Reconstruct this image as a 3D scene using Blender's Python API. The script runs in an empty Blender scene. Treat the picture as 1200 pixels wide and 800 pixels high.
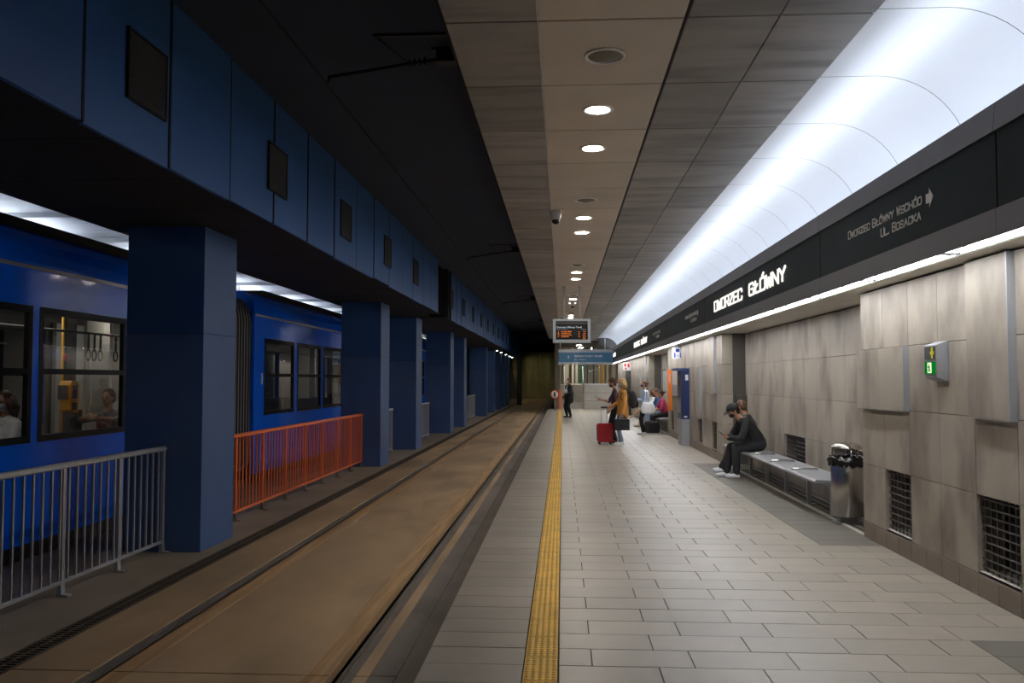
import bpy, bmesh, math, random
import numpy as np
from mathutils import Vector, Matrix

random.seed(7)
SC = bpy.context.scene
COL = SC.collection

# ------------------------------------------------------------------ camera, world, exposure
cam_data = bpy.data.cameras.new('camera')
cam = bpy.data.objects.new('camera', cam_data)
COL.objects.link(cam)
cam_data.sensor_width = 36.0
cam_data.lens = 30.0
cam_data.clip_start = 0.05
cam_data.clip_end = 400
cam.location = (0, 0, 1.63)
cam.rotation_euler = (math.radians(90 + 2.577), 0, math.radians(3.377))
SC.camera = cam
world = bpy.data.worlds.new('world')
SC.world = world
world.use_nodes = True
world.node_tree.nodes['Background'].inputs[0].default_value = (0.0, 0.0, 0.0, 1)
world.node_tree.nodes['Background'].inputs[1].default_value = 0.0
SC.view_settings.view_transform = 'Standard'
SC.view_settings.look = 'None'
SC.view_settings.gamma = 1.0
SC.view_settings.use_curve_mapping = False
SC.view_settings.exposure = 0.0
# strengths of the lamps that the station has (each lamp is built further down)
L_COVE = 15.5        # tubes hidden on the ledge, shining up into the vault
L_BAND = 29.0        # tubes under the sign band
L_DOWN = 240.0       # ceiling downlights
L_FAR = 26.0         # tubes of the opposite platform
L_TRAM = 9.0         # tram interior
L_HALL = 130.0        # hall behind the stairs

# ------------------------------------------------------------------ materials
def lin(r, g, b):
    f = lambda c: (c/255/12.92) if c/255 <= 0.04045 else ((c/255+0.055)/1.055)**2.4
    return (f(r), f(g), f(b))

MATS = {}
def mat(name, col, rough=0.6, metal=0.0, var=0.0, nscale=3.0, stretch=(1, 1, 1), rnd=0.0, bump=0.0, bscale=60.0,
        spec=0.5, coat=0.0, dark=None, dark_amt=0.0, dark_scale=1.5, dark_stretch=(1, 1, 1)):
    """procedural surface: base colour, soft mottling, per-piece variation, stains, fine relief"""
    m = bpy.data.materials.new(name); MATS[name] = m
    m.use_nodes = True
    nt = m.node_tree; N = nt.nodes; Lk = nt.links
    b = N['Principled BSDF']
    b.inputs['Roughness'].default_value = rough
    b.inputs['Metallic'].default_value = metal
    b.inputs['Specular IOR Level'].default_value = spec
    if coat:
        b.inputs['Coat Weight'].default_value = coat
        b.inputs['Coat Roughness'].default_value = 0.06
    b.inputs['Base Color'].default_value = (*col, 1)
    geo = None
    def noise(scale, st, detail=4.0):
        nonlocal geo
        if geo is None: geo = N.new('ShaderNodeNewGeometry')
        mp = N.new('ShaderNodeMapping'); mp.inputs['Scale'].default_value = st
        Lk.new(geo.outputs['Position'], mp.inputs['Vector'])
        n = N.new('ShaderNodeTexNoise'); n.inputs['Scale'].default_value = scale
        n.inputs['Detail'].default_value = detail
        Lk.new(mp.outputs[0], n.inputs['Vector'])
        return n.outputs['Fac']
    sock = None
    if var or rnd or dark_amt:
        hsv = N.new('ShaderNodeHueSaturation'); hsv.inputs['Color'].default_value = (*col, 1)
        val = None
        if var:
            mr = N.new('ShaderNodeMapRange')
            mr.inputs[1].default_value = 0.25; mr.inputs[2].default_value = 0.75
            mr.inputs[3].default_value = 1 - var; mr.inputs[4].default_value = 1 + var
            Lk.new(noise(nscale, stretch), mr.inputs[0]); val = mr.outputs[0]
        if rnd:
            oi = N.new('ShaderNodeObjectInfo')
            mr = N.new('ShaderNodeMapRange')
            mr.inputs[3].default_value = 1 - rnd; mr.inputs[4].default_value = 1 + rnd
            Lk.new(oi.outputs['Random'], mr.inputs[0])
            if val is None: val = mr.outputs[0]
            else:
                mu = N.new('ShaderNodeMath'); mu.operation = 'MULTIPLY'
                Lk.new(val, mu.inputs[0]); Lk.new(mr.outputs[0], mu.inputs[1]); val = mu.outputs[0]
        if val is not None: Lk.new(val, hsv.inputs['Value'])
        sock = hsv.outputs[0]
        if dark_amt:
            mr = N.new('ShaderNodeMapRange')
            mr.inputs[1].default_value = 0.48; mr.inputs[2].default_value = 0.72
            mr.inputs[3].default_value = 0.0; mr.inputs[4].default_value = dark_amt
            Lk.new(noise(dark_scale, dark_stretch, 6.0), mr.inputs[0])
            mx = N.new('ShaderNodeMix'); mx.data_type = 'RGBA'
            Lk.new(mr.outputs[0], mx.inputs['Factor'])
            Lk.new(sock, mx.inputs['A']); mx.inputs['B'].default_value = (*dark, 1)
            sock = mx.outputs['Result']
        Lk.new(sock, b.inputs['Base Color'])
    if bump:
        bp = N.new('ShaderNodeBump'); bp.inputs['Strength'].default_value = bump
        bp.inputs['Distance'].default_value = 0.01
        Lk.new(noise(bscale, (1, 1, 1), 3.0), bp.inputs['Height'])
        Lk.new(bp.outputs[0], b.inputs['Normal'])
    return m

def emit(name, col, strength):
    m = bpy.data.materials.new(name); MATS[name] = m
    m.use_nodes = True
    nt = m.node_tree; nt.nodes.clear()
    e = nt.nodes.new('ShaderNodeEmission'); o = nt.nodes.new('ShaderNodeOutputMaterial')
    e.inputs[0].default_value = (*col, 1); e.inputs[1].default_value = strength
    nt.links.new(e.outputs[0], o.inputs[0])
    return m

def glass(name, tint, gloss_rough=0.02, base=0.06):
    """thin pane: clear tinted sheet with a mirror-like surface that grows at grazing angles"""
    m = bpy.data.materials.new(name); MATS[name] = m
    m.use_nodes = True
    nt = m.node_tree; nt.nodes.clear(); N = nt.nodes
    t = N.new('ShaderNodeBsdfTransparent'); t.inputs[0].default_value = (*tint, 1)
    g = N.new('ShaderNodeBsdfGlossy'); g.inputs['Roughness'].default_value = gloss_rough
    fr = N.new('ShaderNodeFresnel'); fr.inputs[0].default_value = 1.5
    ad = N.new('ShaderNodeMath'); ad.operation = 'ADD'; ad.inputs[1].default_value = base; ad.use_clamp = True
    mx = N.new('ShaderNodeMixShader'); o = N.new('ShaderNodeOutputMaterial')
    nt.links.new(fr.outputs[0], ad.inputs[0]); nt.links.new(ad.outputs[0], mx.inputs[0])
    nt.links.new(t.outputs[0], mx.inputs[1]); nt.links.new(g.outputs[0], mx.inputs[2])
    nt.links.new(mx.outputs[0], o.inputs[0])
    return m

mat('tile', (0.365, 0.322, 0.262), rough=0.36, var=0.13, nscale=1.1, rnd=0.09, bump=0.05, bscale=90, dark=(0.2, 0.175, 0.15), dark_amt=0.35, dark_scale=2.2)
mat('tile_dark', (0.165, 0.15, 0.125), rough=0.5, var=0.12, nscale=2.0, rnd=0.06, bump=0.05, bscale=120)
mat('grout', (0.055, 0.05, 0.045), rough=0.9)
mat('tactile', (0.80, 0.47, 0.07), rough=0.6, var=0.12, nscale=6.0, rnd=0.06, dark=(0.3, 0.19, 0.07), dark_amt=0.3, dark_scale=9)
mat('stone', (0.40, 0.352, 0.29), rough=0.55, var=0.10, nscale=2.0, stretch=(1, 1, .6), rnd=0.09, bump=0.04, bscale=70,
    dark=(0.17, 0.14, 0.115), dark_amt=0.9, dark_scale=1.7, dark_stretch=(1, 1.15, .62))
mat('stone_base', (0.25, 0.20, 0.16), rough=0.5, var=0.12, nscale=3.0, rnd=0.12, dark=(0.13, 0.1, 0.08), dark_amt=0.5, dark_scale=3)
mat('stone_light', (0.55, 0.52, 0.46), rough=0.6, var=0.08, nscale=3.0, rnd=0.05)
mat('wall_dark', (0.10, 0.093, 0.083), rough=0.6, var=0.1)
mat('joint', (0.045, 0.04, 0.035), rough=0.9)
mat('metal_grey', (0.42, 0.44, 0.47), rough=0.42, metal=0.6, var=0.04)
mat('metal_light', (0.62, 0.63, 0.65), rough=0.4, metal=0.3)
mat('steel', (0.5, 0.48, 0.46), rough=0.24, metal=1.0, var=0.05, nscale=8, stretch=(6, 6, .3))
mat('black', (0.012, 0.012, 0.013), rough=0.5)
mat('black_matt', (0.018, 0.018, 0.02), rough=0.9)
mat('rubber', (0.02, 0.02, 0.02), rough=0.8)
mat('track_ceiling', (0.028, 0.038, 0.066), rough=0.85, var=0.15, nscale=.8)
mat('soffit_dark', (0.012, 0.012, 0.015), rough=0.85, var=0.1)
mat('ceil_beige', (0.74, 0.63, 0.52), rough=0.5, var=0.05, nscale=1.2, rnd=0.04, dark=(0.42, 0.35, 0.29), dark_amt=0.25, dark_scale=1.3)
mat('ceil_side', (0.34, 0.318, 0.292), rough=0.5, var=0.12, nscale=1.6, stretch=(1, 2.2, 1), rnd=0.17, dark=(0.09, 0.085, 0.08), dark_amt=0.6, dark_scale=1.6, dark_stretch=(.5, 2.5, 1))
mat('vault', (0.87, 0.88, 0.89), rough=0.30, var=0.012, nscale=1.0, rnd=0.02)
mat('band_grey', (0.12, 0.118, 0.135), rough=0.5, var=0.06, nscale=2)
mat('band_glass', (0.012, 0.022, 0.028), rough=0.5, var=0.2, nscale=1.6, rnd=0.1, spec=0.06)
mat('letter_white', (0.85, 0.85, 0.82), rough=0.4)
mat('letter_grey', (0.62, 0.6, 0.57), rough=0.5)
emit('letter_lit', (1.0, 0.97, 0.9), 1.1)
mat('blue_panel', (0.036, 0.13, 0.37), rough=0.5, var=0.1, nscale=1.0, stretch=(1, 1, .6), rnd=0.05)
mat('blue_column', (0.036, 0.105, 0.28), rough=0.5, var=0.08, nscale=1.2)
mat('blue_column_low', (0.055, 0.115, 0.28), rough=0.55, var=0.1, nscale=1.4, dark=(0.10, 0.12, 0.17), dark_amt=0.25, dark_scale=1.2, dark_stretch=(1, 1, 1.2))
mat('joint_dark', (0.008, 0.010, 0.016), rough=0.8)
mat('track_rusty', (0.44, 0.265, 0.12), rough=0.7, var=0.3, nscale=4, stretch=(6, .25, 1), bump=0.1, bscale=40)
mat('track_concrete', (0.43, 0.285, 0.155), rough=0.75, var=0.26, nscale=1.1, stretch=(1, .45, 1), rnd=0.05, bump=0.12, bscale=40,
    dark=(0.21, 0.15, 0.09), dark_amt=0.75, dark_scale=.9, dark_stretch=(1.4, .5, 1))
mat('kerb_concrete', (0.19, 0.155, 0.125), rough=0.8, var=0.25, nscale=2.0, stretch=(1, .4, 1), rnd=0.05, bump=0.15, bscale=40, dark=(0.07, 0.055, 0.045), dark_amt=0.6, dark_scale=2, dark_stretch=(1, .5, 1))
mat('walk_concrete', (0.27, 0.21, 0.15), rough=0.85, var=0.2, nscale=1.2, rnd=0.05, bump=0.15, bscale=50)
mat('rail_steel', (0.30, 0.26, 0.21), rough=0.45, metal=0.7, var=0.15, nscale=4, stretch=(1, .3, 1))
mat('rail_dark', (0.026, 0.027, 0.029), rough=0.45, metal=0.2)
mat('rust', (0.30, 0.175, 0.075), rough=0.7, var=0.25, nscale=5, stretch=(4, .3, 1))
mat('grate_iron', (0.10, 0.075, 0.05), rough=0.7, metal=0.2, var=0.2, nscale=6)
mat('fence_grey', (0.40, 0.41, 0.42), rough=0.45, metal=0.35, var=0.06, nscale=5)
mat('fence_orange', (0.92, 0.19, 0.05), rough=0.45, var=0.06, nscale=5)
mat('tram_blue', (0.001, 0.15, 0.95), rough=0.24, coat=0.15, spec=0.3, var=0.03)
mat('tram_dark', (0.009, 0.009, 0.011), rough=0.45, spec=0.15)
mat('tram_roof', (0.02, 0.02, 0.022), rough=0.7)
mat('tram_inner', (0.50, 0.48, 0.43), rough=0.6)
mat('tram_lining', (0.20, 0.19, 0.18), rough=0.6)
mat('tram_inner_dark', (0.06, 0.06, 0.065), rough=0.6)
mat('bellows_edge', (0.22, 0.22, 0.22), rough=0.5)
mat('grille_bar', (0.13, 0.125, 0.12), rough=0.5, metal=0.3)
mat('bellows', (0.03, 0.03, 0.03), rough=0.55, var=0.1)
glass('tram_glass', (0.62, 0.63, 0.63), base=0.02)
glass('clear_glass', (0.75, 0.78, 0.77))
mat('yellow', (0.80, 0.42, 0.02), rough=0.4)
mat('red', (0.55, 0.015, 0.015), rough=0.4)
mat('dull_red', (0.25, 0.03, 0.03), rough=0.6)
mat('figure_green', (0.0, 0.12, 0.03), rough=0.5)
mat('screen_blue', (0.03, 0.05, 0.16), rough=0.2)
mat('sign_blue', (0.06, 0.20, 0.36), rough=0.4, var=0.03)
mat('sign_frame', (0.44, 0.47, 0.52), rough=0.4, metal=0.3)
mat('display_black', (0.006, 0.006, 0.008), rough=0.25)
emit('led_orange', (1.0, 0.24, 0.03), 1.6)
emit('led_white', (0.8, 0.85, 0.95), .75)
emit('led_dim', (0.7, 0.75, 0.9), .28)
emit('exit_green', (0.0, 0.24, 0.02), .75)
emit('exit_white', (0.80, 1.0, 0.55), 1.3)
mat('lamp_yellow', (0.75, 0.72, 0.02), rough=0.5)
mat('kiosk_blue', (0.012, 0.03, 0.12), rough=0.4)
mat('orange_sign', (0.85, 0.23, 0.03), rough=0.5)
mat('white_paint', (0.72, 0.74, 0.75), rough=0.5)
mat('sign_pure_blue', (0.01, 0.05, 0.42), rough=0.4)
mat('sign_red', (0.6, 0.02, 0.02), rough=0.4)
mat('beige_wall', (0.36, 0.33, 0.27), rough=0.6, var=0.08, nscale=.8)
mat('far_ceiling', (0.62, 0.65, 0.70), rough=0.5, var=0.15, nscale=3.0, stretch=(.3, 4, 1))
mat('tunnel_wall', (0.20, 0.185, 0.155), rough=0.8, var=0.3, nscale=.8, stretch=(1.5, 1.5, .3))
mat('wood_brown', (0.24, 0.16, 0.10), rough=0.5)
mat('green_plant', (0.05, 0.12, 0.07), rough=0.6)
mat('lamp_ring', (0.95, 0.93, 0.88), rough=0.4)
mat('speaker_mesh', (0.26, 0.24, 0.19), rough=0.7)
mat('cctv_white', (0.7, 0.7, 0.68), rough=0.35)
emit('tube_cove', (0.75, 0.84, 1.0), L_COVE)
emit('tube_band', (0.95, 0.97, 1.0), L_BAND)
emit('tube_down', (1.0, 0.94, 0.84), L_DOWN)
emit('tube_far', (0.85, 0.92, 1.0), L_FAR)
emit('tube_tram', (1.0, 0.94, 0.82), L_TRAM)
emit('tube_hall', (1.0, 0.95, 0.8), L_HALL)
emit('tube_tunnel', (1.0, 0.86, 0.35), 420.0)
for n in ('tube_cove', 'tube_band', 'tube_down', 'tube_far', 'tube_tram', 'tube_hall', 'tube_tunnel'):
    try: MATS[n].cycles.emission_sampling = 'FRONT'
    except Exception: pass

# ------------------------------------------------------------------ geometry helpers
class MB:
    """collects shapes into one mesh; every shape may carry its own material name"""
    def __init__(s): s.v = []; s.f = []; s.m = []; s.names = []; s.sm = []
    def mi(s, m):
        if m not in s.names: s.names.append(m)
        return s.names.index(m)
    def add(s, vs, fs, m, smooth=False):
        o = len(s.v); k = s.mi(m)
        s.v += [tuple(q) for q in vs]
        for f in fs:
            s.f.append(tuple(i+o for i in f)); s.m.append(k); s.sm.append(smooth)
        return s
    def box(s, x0, x1, y0, y1, z0, z1, m):
        vs = [(x, y, z) for x in (x0, x1) for y in (y0, y1) for z in (z0, z1)]
        return s.add(vs, [(0, 1, 3, 2), (4, 6, 7, 5), (0, 4, 5, 1), (2, 3, 7, 6), (0, 2, 6, 4), (1, 5, 7, 3)], m)
    def quad(s, a, b, c, d, m): return s.add([a, b, c, d], [(0, 1, 2, 3)], m)
    def cham(s, x0, x1, y0, y1, z0, z1, c, m):
        """box whose upper edges are chamfered"""
        vs = [(x0, y0, z0), (x1, y0, z0), (x1, y1, z0), (x0, y1, z0), (x0, y0, z1-c), (x1, y0, z1-c), (x1, y1, z1-c), (x0, y1, z1-c),
              (x0+c, y0+c, z1), (x1-c, y0+c, z1), (x1-c, y1-c, z1), (x0+c, y1-c, z1)]
        fs = [(0, 3, 2, 1)] + [(i, (i+1) % 4, 4+(i+1) % 4, 4+i) for i in range(4)] + [(4+i, 4+(i+1) % 4, 8+(i+1) % 4, 8+i) for i in range(4)] + [(8, 9, 10, 11)]
        return s.add(vs, fs, m)
    def bar(s, a, b, w, h, m, up=(0, 0, 1)):
        a = Vector(a); b = Vector(b); d = (b-a).normalized(); u = Vector(up)
        if abs(d.dot(u)) > .99: u = Vector((1, 0, 0))
        r = d.cross(u).normalized()*w/2; t = r.cross(d).normalized()*h/2
        vs = [p+q for p in (a, b) for q in (-r-t, r-t, r+t, -r+t)]
        return s.add(vs, [(0, 1, 2, 3), (7, 6, 5, 4), (0, 4, 5, 1), (1, 5, 6, 2), (2, 6, 7, 3), (3, 7, 4, 0)], m)
    def tube(s, pts, r, m, n=8, caps=True):
        pts = [Vector(p) for p in pts]; k = len(pts)
        rs = r if isinstance(r, (list, tuple)) else [r]*k
        vs = []; fs = []; prev = None
        for i, p in enumerate(pts):
            d = (pts[min(i+1, k-1)]-pts[max(i-1, 0)]).normalized()
            if prev is None:
                u = Vector((0, 0, 1)) if abs(d.z) < .9 else Vector((1, 0, 0))
                x = d.cross(u).normalized()
            else:
                x = (prev - d*prev.dot(d)).normalized()
            prev = x; y = d.cross(x)
            for j in range(n):
                a = 2*math.pi*j/n
                vs.append(p + x*math.cos(a)*rs[i] + y*math.sin(a)*rs[i])
        for i in range(k-1):
            for j in range(n):
                fs.append((i*n+j, i*n+(j+1) % n, (i+1)*n+(j+1) % n, (i+1)*n+j))
        s.add(vs, fs, m, True)
        if caps:
            s.add(vs[:n], [tuple(range(n))[::-1]], m); s.add(vs[-n:], [tuple(range(n))], m)
        return s
    def lathe(s, prof, c, m, n=20, axis='z', smooth=True, caps=True):
        """prof: list of (radius, height)"""
        vs = []; fs = []
        for r, h in prof:
            for j in range(n):
                a = 2*math.pi*j/n
                q = (r*math.cos(a), r*math.sin(a), h)
                if axis == 'y': q = (q[0], q[2], q[1])
                if axis == 'x': q = (q[2], q[0], q[1])
                vs.append((c[0]+q[0], c[1]+q[1], c[2]+q[2]))
        for i in range(len(prof)-1):
            for j in range(n):
                fs.append((i*n+j, i*n+(j+1) % n, (i+1)*n+(j+1) % n, (i+1)*n+j))
        s.add(vs, fs, m, smooth)
        if caps:
            if prof[0][0] > 1e-5: s.add(vs[:n], [tuple(range(n))[::-1]], m)
            if prof[-1][0] > 1e-5: s.add(vs[-n:], [tuple(range(n))], m)
        return s
    def ell(s, c, r, m, n=12, k=8, rot=None):
        vs = []; fs = []
        R = rot or Matrix.Identity(3)
        for i in range(k+1):
            t = math.pi*i/k
            for j in range(n):
                a = 2*math.pi*j/n
                q = R @ Vector((r[0]*math.sin(t)*math.cos(a), r[1]*math.sin(t)*math.sin(a), r[2]*math.cos(t)))
                vs.append(Vector(c)+q)
        for i in range(k):
            for j in range(n):
                fs.append((i*n+j, (i+1)*n+j, (i+1)*n+(j+1) % n, i*n+(j+1) % n))
        return s.add(vs, fs, m, True)
    def prism(s, poly, axis, a, b, m):
        """extrude a 2-D outline along an axis; poly in the two remaining coordinates (x,y,z order)"""
        def P(q, t):
            if axis == 'y': return (q[0], t, q[1])
            if axis == 'x': return (t, q[0], q[1])
            return (q[0], q[1], t)
        n = len(poly)
        vs = [P(q, a) for q in poly]+[P(q, b) for q in poly]
        fs = [tuple(range(n))[::-1], tuple(range(n, 2*n))]+[(i, (i+1) % n, n+(i+1) % n, n+i) for i in range(n)]
        return s.add(vs, fs, m)
    def mesh(s, name, recalc=True):
        me = bpy.data.meshes.new(name)
        me.from_pydata(s.v, [], s.f)
        for n in s.names: me.materials.append(MATS[n])
        me.polygons.foreach_set('material_index', s.m)
        me.polygons.foreach_set('use_smooth', s.sm)
        if recalc:
            bm = bmesh.new(); bm.from_mesh(me)
            bmesh.ops.remove_doubles(bm, verts=bm.verts, dist=1e-6)
            bmesh.ops.recalc_face_normals(bm, faces=bm.faces)
            bm.to_mesh(me); bm.free()
        me.update()
        return me
    def build(s, name, parent=None, recalc=True):
        return link(name, s.mesh(name, recalc), parent)

def link(name, me, parent=None, loc=None, rotz=0.0):
    o = bpy.data.objects.new(name, me); COL.objects.link(o)
    if parent is not None: o.parent = parent
    if loc is not None: o.location = loc
    if rotz: o.rotation_euler.z = rotz
    return o
def tag(o, label=None, cat=None, group=None, kind=None):
    if label: o['label'] = label
    if cat: o['category'] = cat
    if group: o['group'] = group
    if kind: o['kind'] = kind
    return o
def thing(name, label, cat, loc=(0, 0, 0), rotz=0.0, group=None, kind=None):
    o = link(name, None, None, loc, rotz)
    o.empty_display_size = .1
    return tag(o, label, cat, group, kind)
CACHE = {}
def cached(key, fn):
    if key not in CACHE: CACHE[key] = fn()
    return CACHE[key]

# stroke lettering of the station signs (wide techno capitals with cut corners)
def rr(x0, y0, x1, y1, c=.14): return [(x0+c, y0), (x1-c, y0), (x1, y0+c), (x1, y1-c), (x1-c, y1), (x0+c, y1), (x0, y1-c), (x0, y0+c), (x0+c, y0)]
GL = {
 'D': [[(0, 0), (0, 1), (.8, 1), (1, .85), (1, .15), (.8, 0), (0, 0)]],
 'W': [[(0, 1), (.22, 0), (.5, .75), (.78, 0), (1, 1)]],
 'O': [rr(0, 0, 1, 1)], 'Ó': [rr(0, 0, 1, 1), [(.45, 1.18), (.7, 1.38)]],
 'R': [[(0, 0), (0, 1), (.86, 1), (1, .9), (1, .55), (.86, .45), (0, .45)], [(.5, .45), (1, 0)]],
 'Z': [[(0, 1), (1, 1), (0, 0), (1, 0)]],
 'E': [[(1, 1), (0, 1), (0, 0), (1, 0)], [(0, .5), (.9, .5)]],
 'C': [[(1, .72), (1, .88), (.86, 1), (.14, 1), (0, .86), (0, .14), (.14, 0), (.86, 0), (1, .12), (1, .28)]],
 'G': [[(1, .75), (1, .88), (.86, 1), (.14, 1), (0, .86), (0, .14), (.14, 0), (1, 0), (1, .5), (.5, .5)]],
 'Ł': [[(.2, 1), (.2, 0), (1, 0)], [(0, .38), (.62, .68)]],
 'L': [[(0, 1), (0, 0), (1, 0)]],
 'N': [[(0, 0), (0, 1), (1, 0), (1, 1)]],
 'Y': [[(0, 1), (.5, .48), (1, 1)], [(.5, .48), (.5, 0)]],
 'S': [[(1, .8), (1, .88), (.86, 1), (.14, 1), (0, .88), (0, .62), (.14, .5), (.86, .5), (1, .38), (1, .12), (.86, 0), (.14, 0), (0, .12), (0, .2)]],
 'H': [[(0, 0), (0, 1)], [(1, 0), (1, 1)], [(0, .5), (1, .5)]],
 'U': [[(0, 1), (0, .14), (.14, 0), (.86, 0), (1, .14), (1, 1)]],
 'B': [[(0, 0), (0, 1), (.85, 1), (1, .88), (1, .62), (.85, .5), (0, .5)], [(.85, .5), (1, .38), (1, .12), (.85, 0), (0, 0)]],
 'A': [[(0, 0), (.5, 1), (1, 0)], [(.22, .4), (.78, .4)]],
 'K': [[(0, 0), (0, 1)], [(1, 1), (.1, .5), (1, 0)]],
 'P': [[(0, 0), (0, 1), (.86, 1), (1, .88), (1, .6), (.86, .48), (0, .48)]],
 'I': [[(.5, 0), (.5, 1)]],
 '.': [[(.1, 0), (.1, .12)]],
}
def lettering(mb, text, org, ux, uz, width, height, m, th=.02, depth=.012, gap=.32, smallcaps=False):
    """org: lower left corner, ux: reading direction, uz: up; the first letter of a word is taller with smallcaps"""
    org = Vector(org); ux = Vector(ux); uz = Vector(uz); nrm = ux.cross(uz)
    cells = []
    x = 0.0
    first = True
    for ch in text:
        if ch == ' ': x += .75; first = True; continue
        w = .25 if ch == '.' else (.5 if ch == 'I' else 1.0)
        big = first or not smallcaps
        w *= 1.0 if big else .95
        cells.append((ch, x, w, big)); x += w+gap; first = False
    sc = width/(x-gap)
    for ch, x0, w, big in cells:
        hh = height*(1.0 if big else .8)
        for line in GL[ch]:
            P = [org+ux*((x0+px*w)*sc)+uz*(py*hh) for px, py in line]
            for a, b in zip(P[:-1], P[1:]):
                d = (b-a).normalized(); side = nrm.cross(d).normalized()*th/2; e = d*th*.42
                q = [a-e-side, b+e-side, b+e+side, a-e+side]
                vs = q+[p+nrm*depth for p in q]
                mb.add(vs, [(0, 1, 2, 3)[::-1], (4, 5, 6, 7), (0, 1, 5, 4), (1, 2, 6, 5), (2, 3, 7, 6), (3, 0, 4, 7)], m)
def font_text(name, text, loc, size, m, rot, parent=None, depth=.002):
    cu = bpy.data.curves.new(name, 'FONT'); cu.body = text; cu.size = size; cu.extrude = depth
    cu.resolution_u = 2
    tmp = bpy.data.objects.new(name, cu); COL.objects.link(tmp)
    dg = bpy.context.evaluated_depsgraph_get()
    me = bpy.data.meshes.new_from_object(tmp.evaluated_get(dg))
    bpy.data.objects.remove(tmp); bpy.data.curves.remove(cu)
    me.materials.clear(); me.materials.append(MATS[m])
    o = link(name, me, parent, loc); o.rotation_euler = rot
    return o

# ================================================================== SETTING
WX, RX = 3.14, 3.60          # face of the wall piers, back of the bench recesses
Y0, YE = -4.0, 48.3          # the built stretch of the platform
ROWZ = [0.17, 0.765, 1.35, 1.94, 2.53]
CW = 0.614                   # wall panel width

# ---------------- platform floor: slab with single paving tiles
mb = MB()
mb.box(-0.80, WX+.02, Y0, YE, -0.5, -0.012, 'grout')
mb.box(WX+.02, RX+.02, 9.2, 17.06, -0.5, -0.012, 'grout')
mb.box(WX+.02, RX+.02, 25.7, 31.4, -0.5, -0.012, 'grout')
floor = tag(mb.build('floor'), 'paved platform floor of grey-beige rectangular tiles beside the tram track', 'floor', kind='structure')
tiles = []
PITCH = .308
TG = .006
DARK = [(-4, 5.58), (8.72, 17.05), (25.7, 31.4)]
k = -29
while True:
    y = 4.967 + k*PITCH
    if y > YE-.05: break
    y1 = min(y+PITCH, YE)
    dk = any(a <= y+.15 <= b for a, b in DARK)
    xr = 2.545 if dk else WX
    tiles.append((-.808, -.228, y, y1, 0))
    j = .166 if k % 2 == 0 else .544
    xs = [-.026]
    while j < xr-.06: xs.append(j); j += .583
    xs.append(xr)
    for a, b in zip(xs[:-1], xs[1:]): tiles.append((a, b, y, y1, 0))
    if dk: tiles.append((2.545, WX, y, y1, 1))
    k += 1
near = sorted([t for t in tiles if t[2] > 3.9], key=lambda t: t[2])
single, rest = near[:300], near[300:]+[t for t in tiles if t[2] <= 3.9]
rt = random.Random(3)
for a, b, c, d, dk in single:
    w, l = round(b-a-TG, 3), round(d-c-TG, 3)
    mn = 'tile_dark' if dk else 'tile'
    me = cached(('tile', w, l, dk), lambda: MB().cham(-w/2, w/2, -l/2, l/2, -.014, 0, .0015, mn).mesh('paving_tile'))
    link('paving_tile', me, floor, ((a+b)/2, (c+d)/2, rt.uniform(-.0012, .0006)))
mb = MB()
for a, b, c, d, dk in rest:
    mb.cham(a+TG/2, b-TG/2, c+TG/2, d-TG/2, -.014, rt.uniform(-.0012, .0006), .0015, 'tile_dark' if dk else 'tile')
tag(mb.build('distant_paving', floor), kind='stuff')
# pale kerb and dark lengthwise strips of two alternating tones in the two bench recesses
for a, b in ((9.2, 17.05), (25.7, 31.4)):
    mb = MB().cham(WX, WX+.055, a, b, -.02, .012, .004, 'stone_light'); mb.build('recess_kerb', floor)
    n = 7
    for i in range(n):
        x = WX+.065+i*(RX-WX-.065)/n
        MB().box(x, x+.045, a, b, -.02, -.002+(.006 if i % 2 else 0), 'tile_dark' if i % 2 else 'wall_dark').build('floor_strip', floor)

# yellow tactile strip
strip = thing('tactile_strip', 'yellow studded tactile warning strip set into the platform tiles', 'tactile strip')
def tact():
    mb = MB().cham(-.095, .095, -.197, .197, -.012, .003, .002, 'tactile')
    for i in range(5):
        for j in range(10):
            x = -.076+i*.038; y = -.178+j*.0395+(.0 if i % 2 else .0)
            vs = []
            for r, z in ((.0135, .003), (.008, .0085)):
                vs += [(x+r*math.cos(t*math.pi/3), y+r*1.15*math.sin(t*math.pi/3), z) for t in range(6)]
            mb.add(vs, [(q, (q+1) % 6, 6+(q+1) % 6, 6+q) for q in range(6)]+[(6, 7, 8, 9, 10, 11)], 'tactile')
    return mb.mesh('tactile_tile', False)
me = tact()
y = 3.3
while y < YE-.2:
    link('tactile_tile', me, strip, (-.127, y, 0)); y += .4

# ---------------- track bed at z = -0.2
TZ = -.2
track = tag(MB().box(-13, -.80, Y0-2, 100, -.6, TZ-.012, 'kerb_concrete').build('floor_track'), 'brown concrete tram track bed with two flush rails', 'track bed', kind='structure')
yj = [-8, -1.2, 5.3, 11.85, 18.4, 24.9, 31.5, 38, 44.5, 51, 57.5, 64, 71, 78, 85, 92, 100]
for a, b in zip(yj[:-1], yj[1:]):
    for x0, x1, m in ((-2.69, -1.60, 'track_concrete'), (-2.84, -2.692, 'track_rusty'), (-1.598, -1.45, 'track_rusty'), (-3.49, -2.975, 'track_concrete'), (-1.285, -1.20, 'track_concrete'), (-1.195, -1.03, 'kerb_concrete'), (-4.9, -3.69, 'walk_concrete')):
        MB().cham(x0, x1, a+.006, b-.006, TZ-.02, TZ+(.004 if m == 'kerb_concrete' else 0), .003, m).build('concrete_slab', track)
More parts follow.
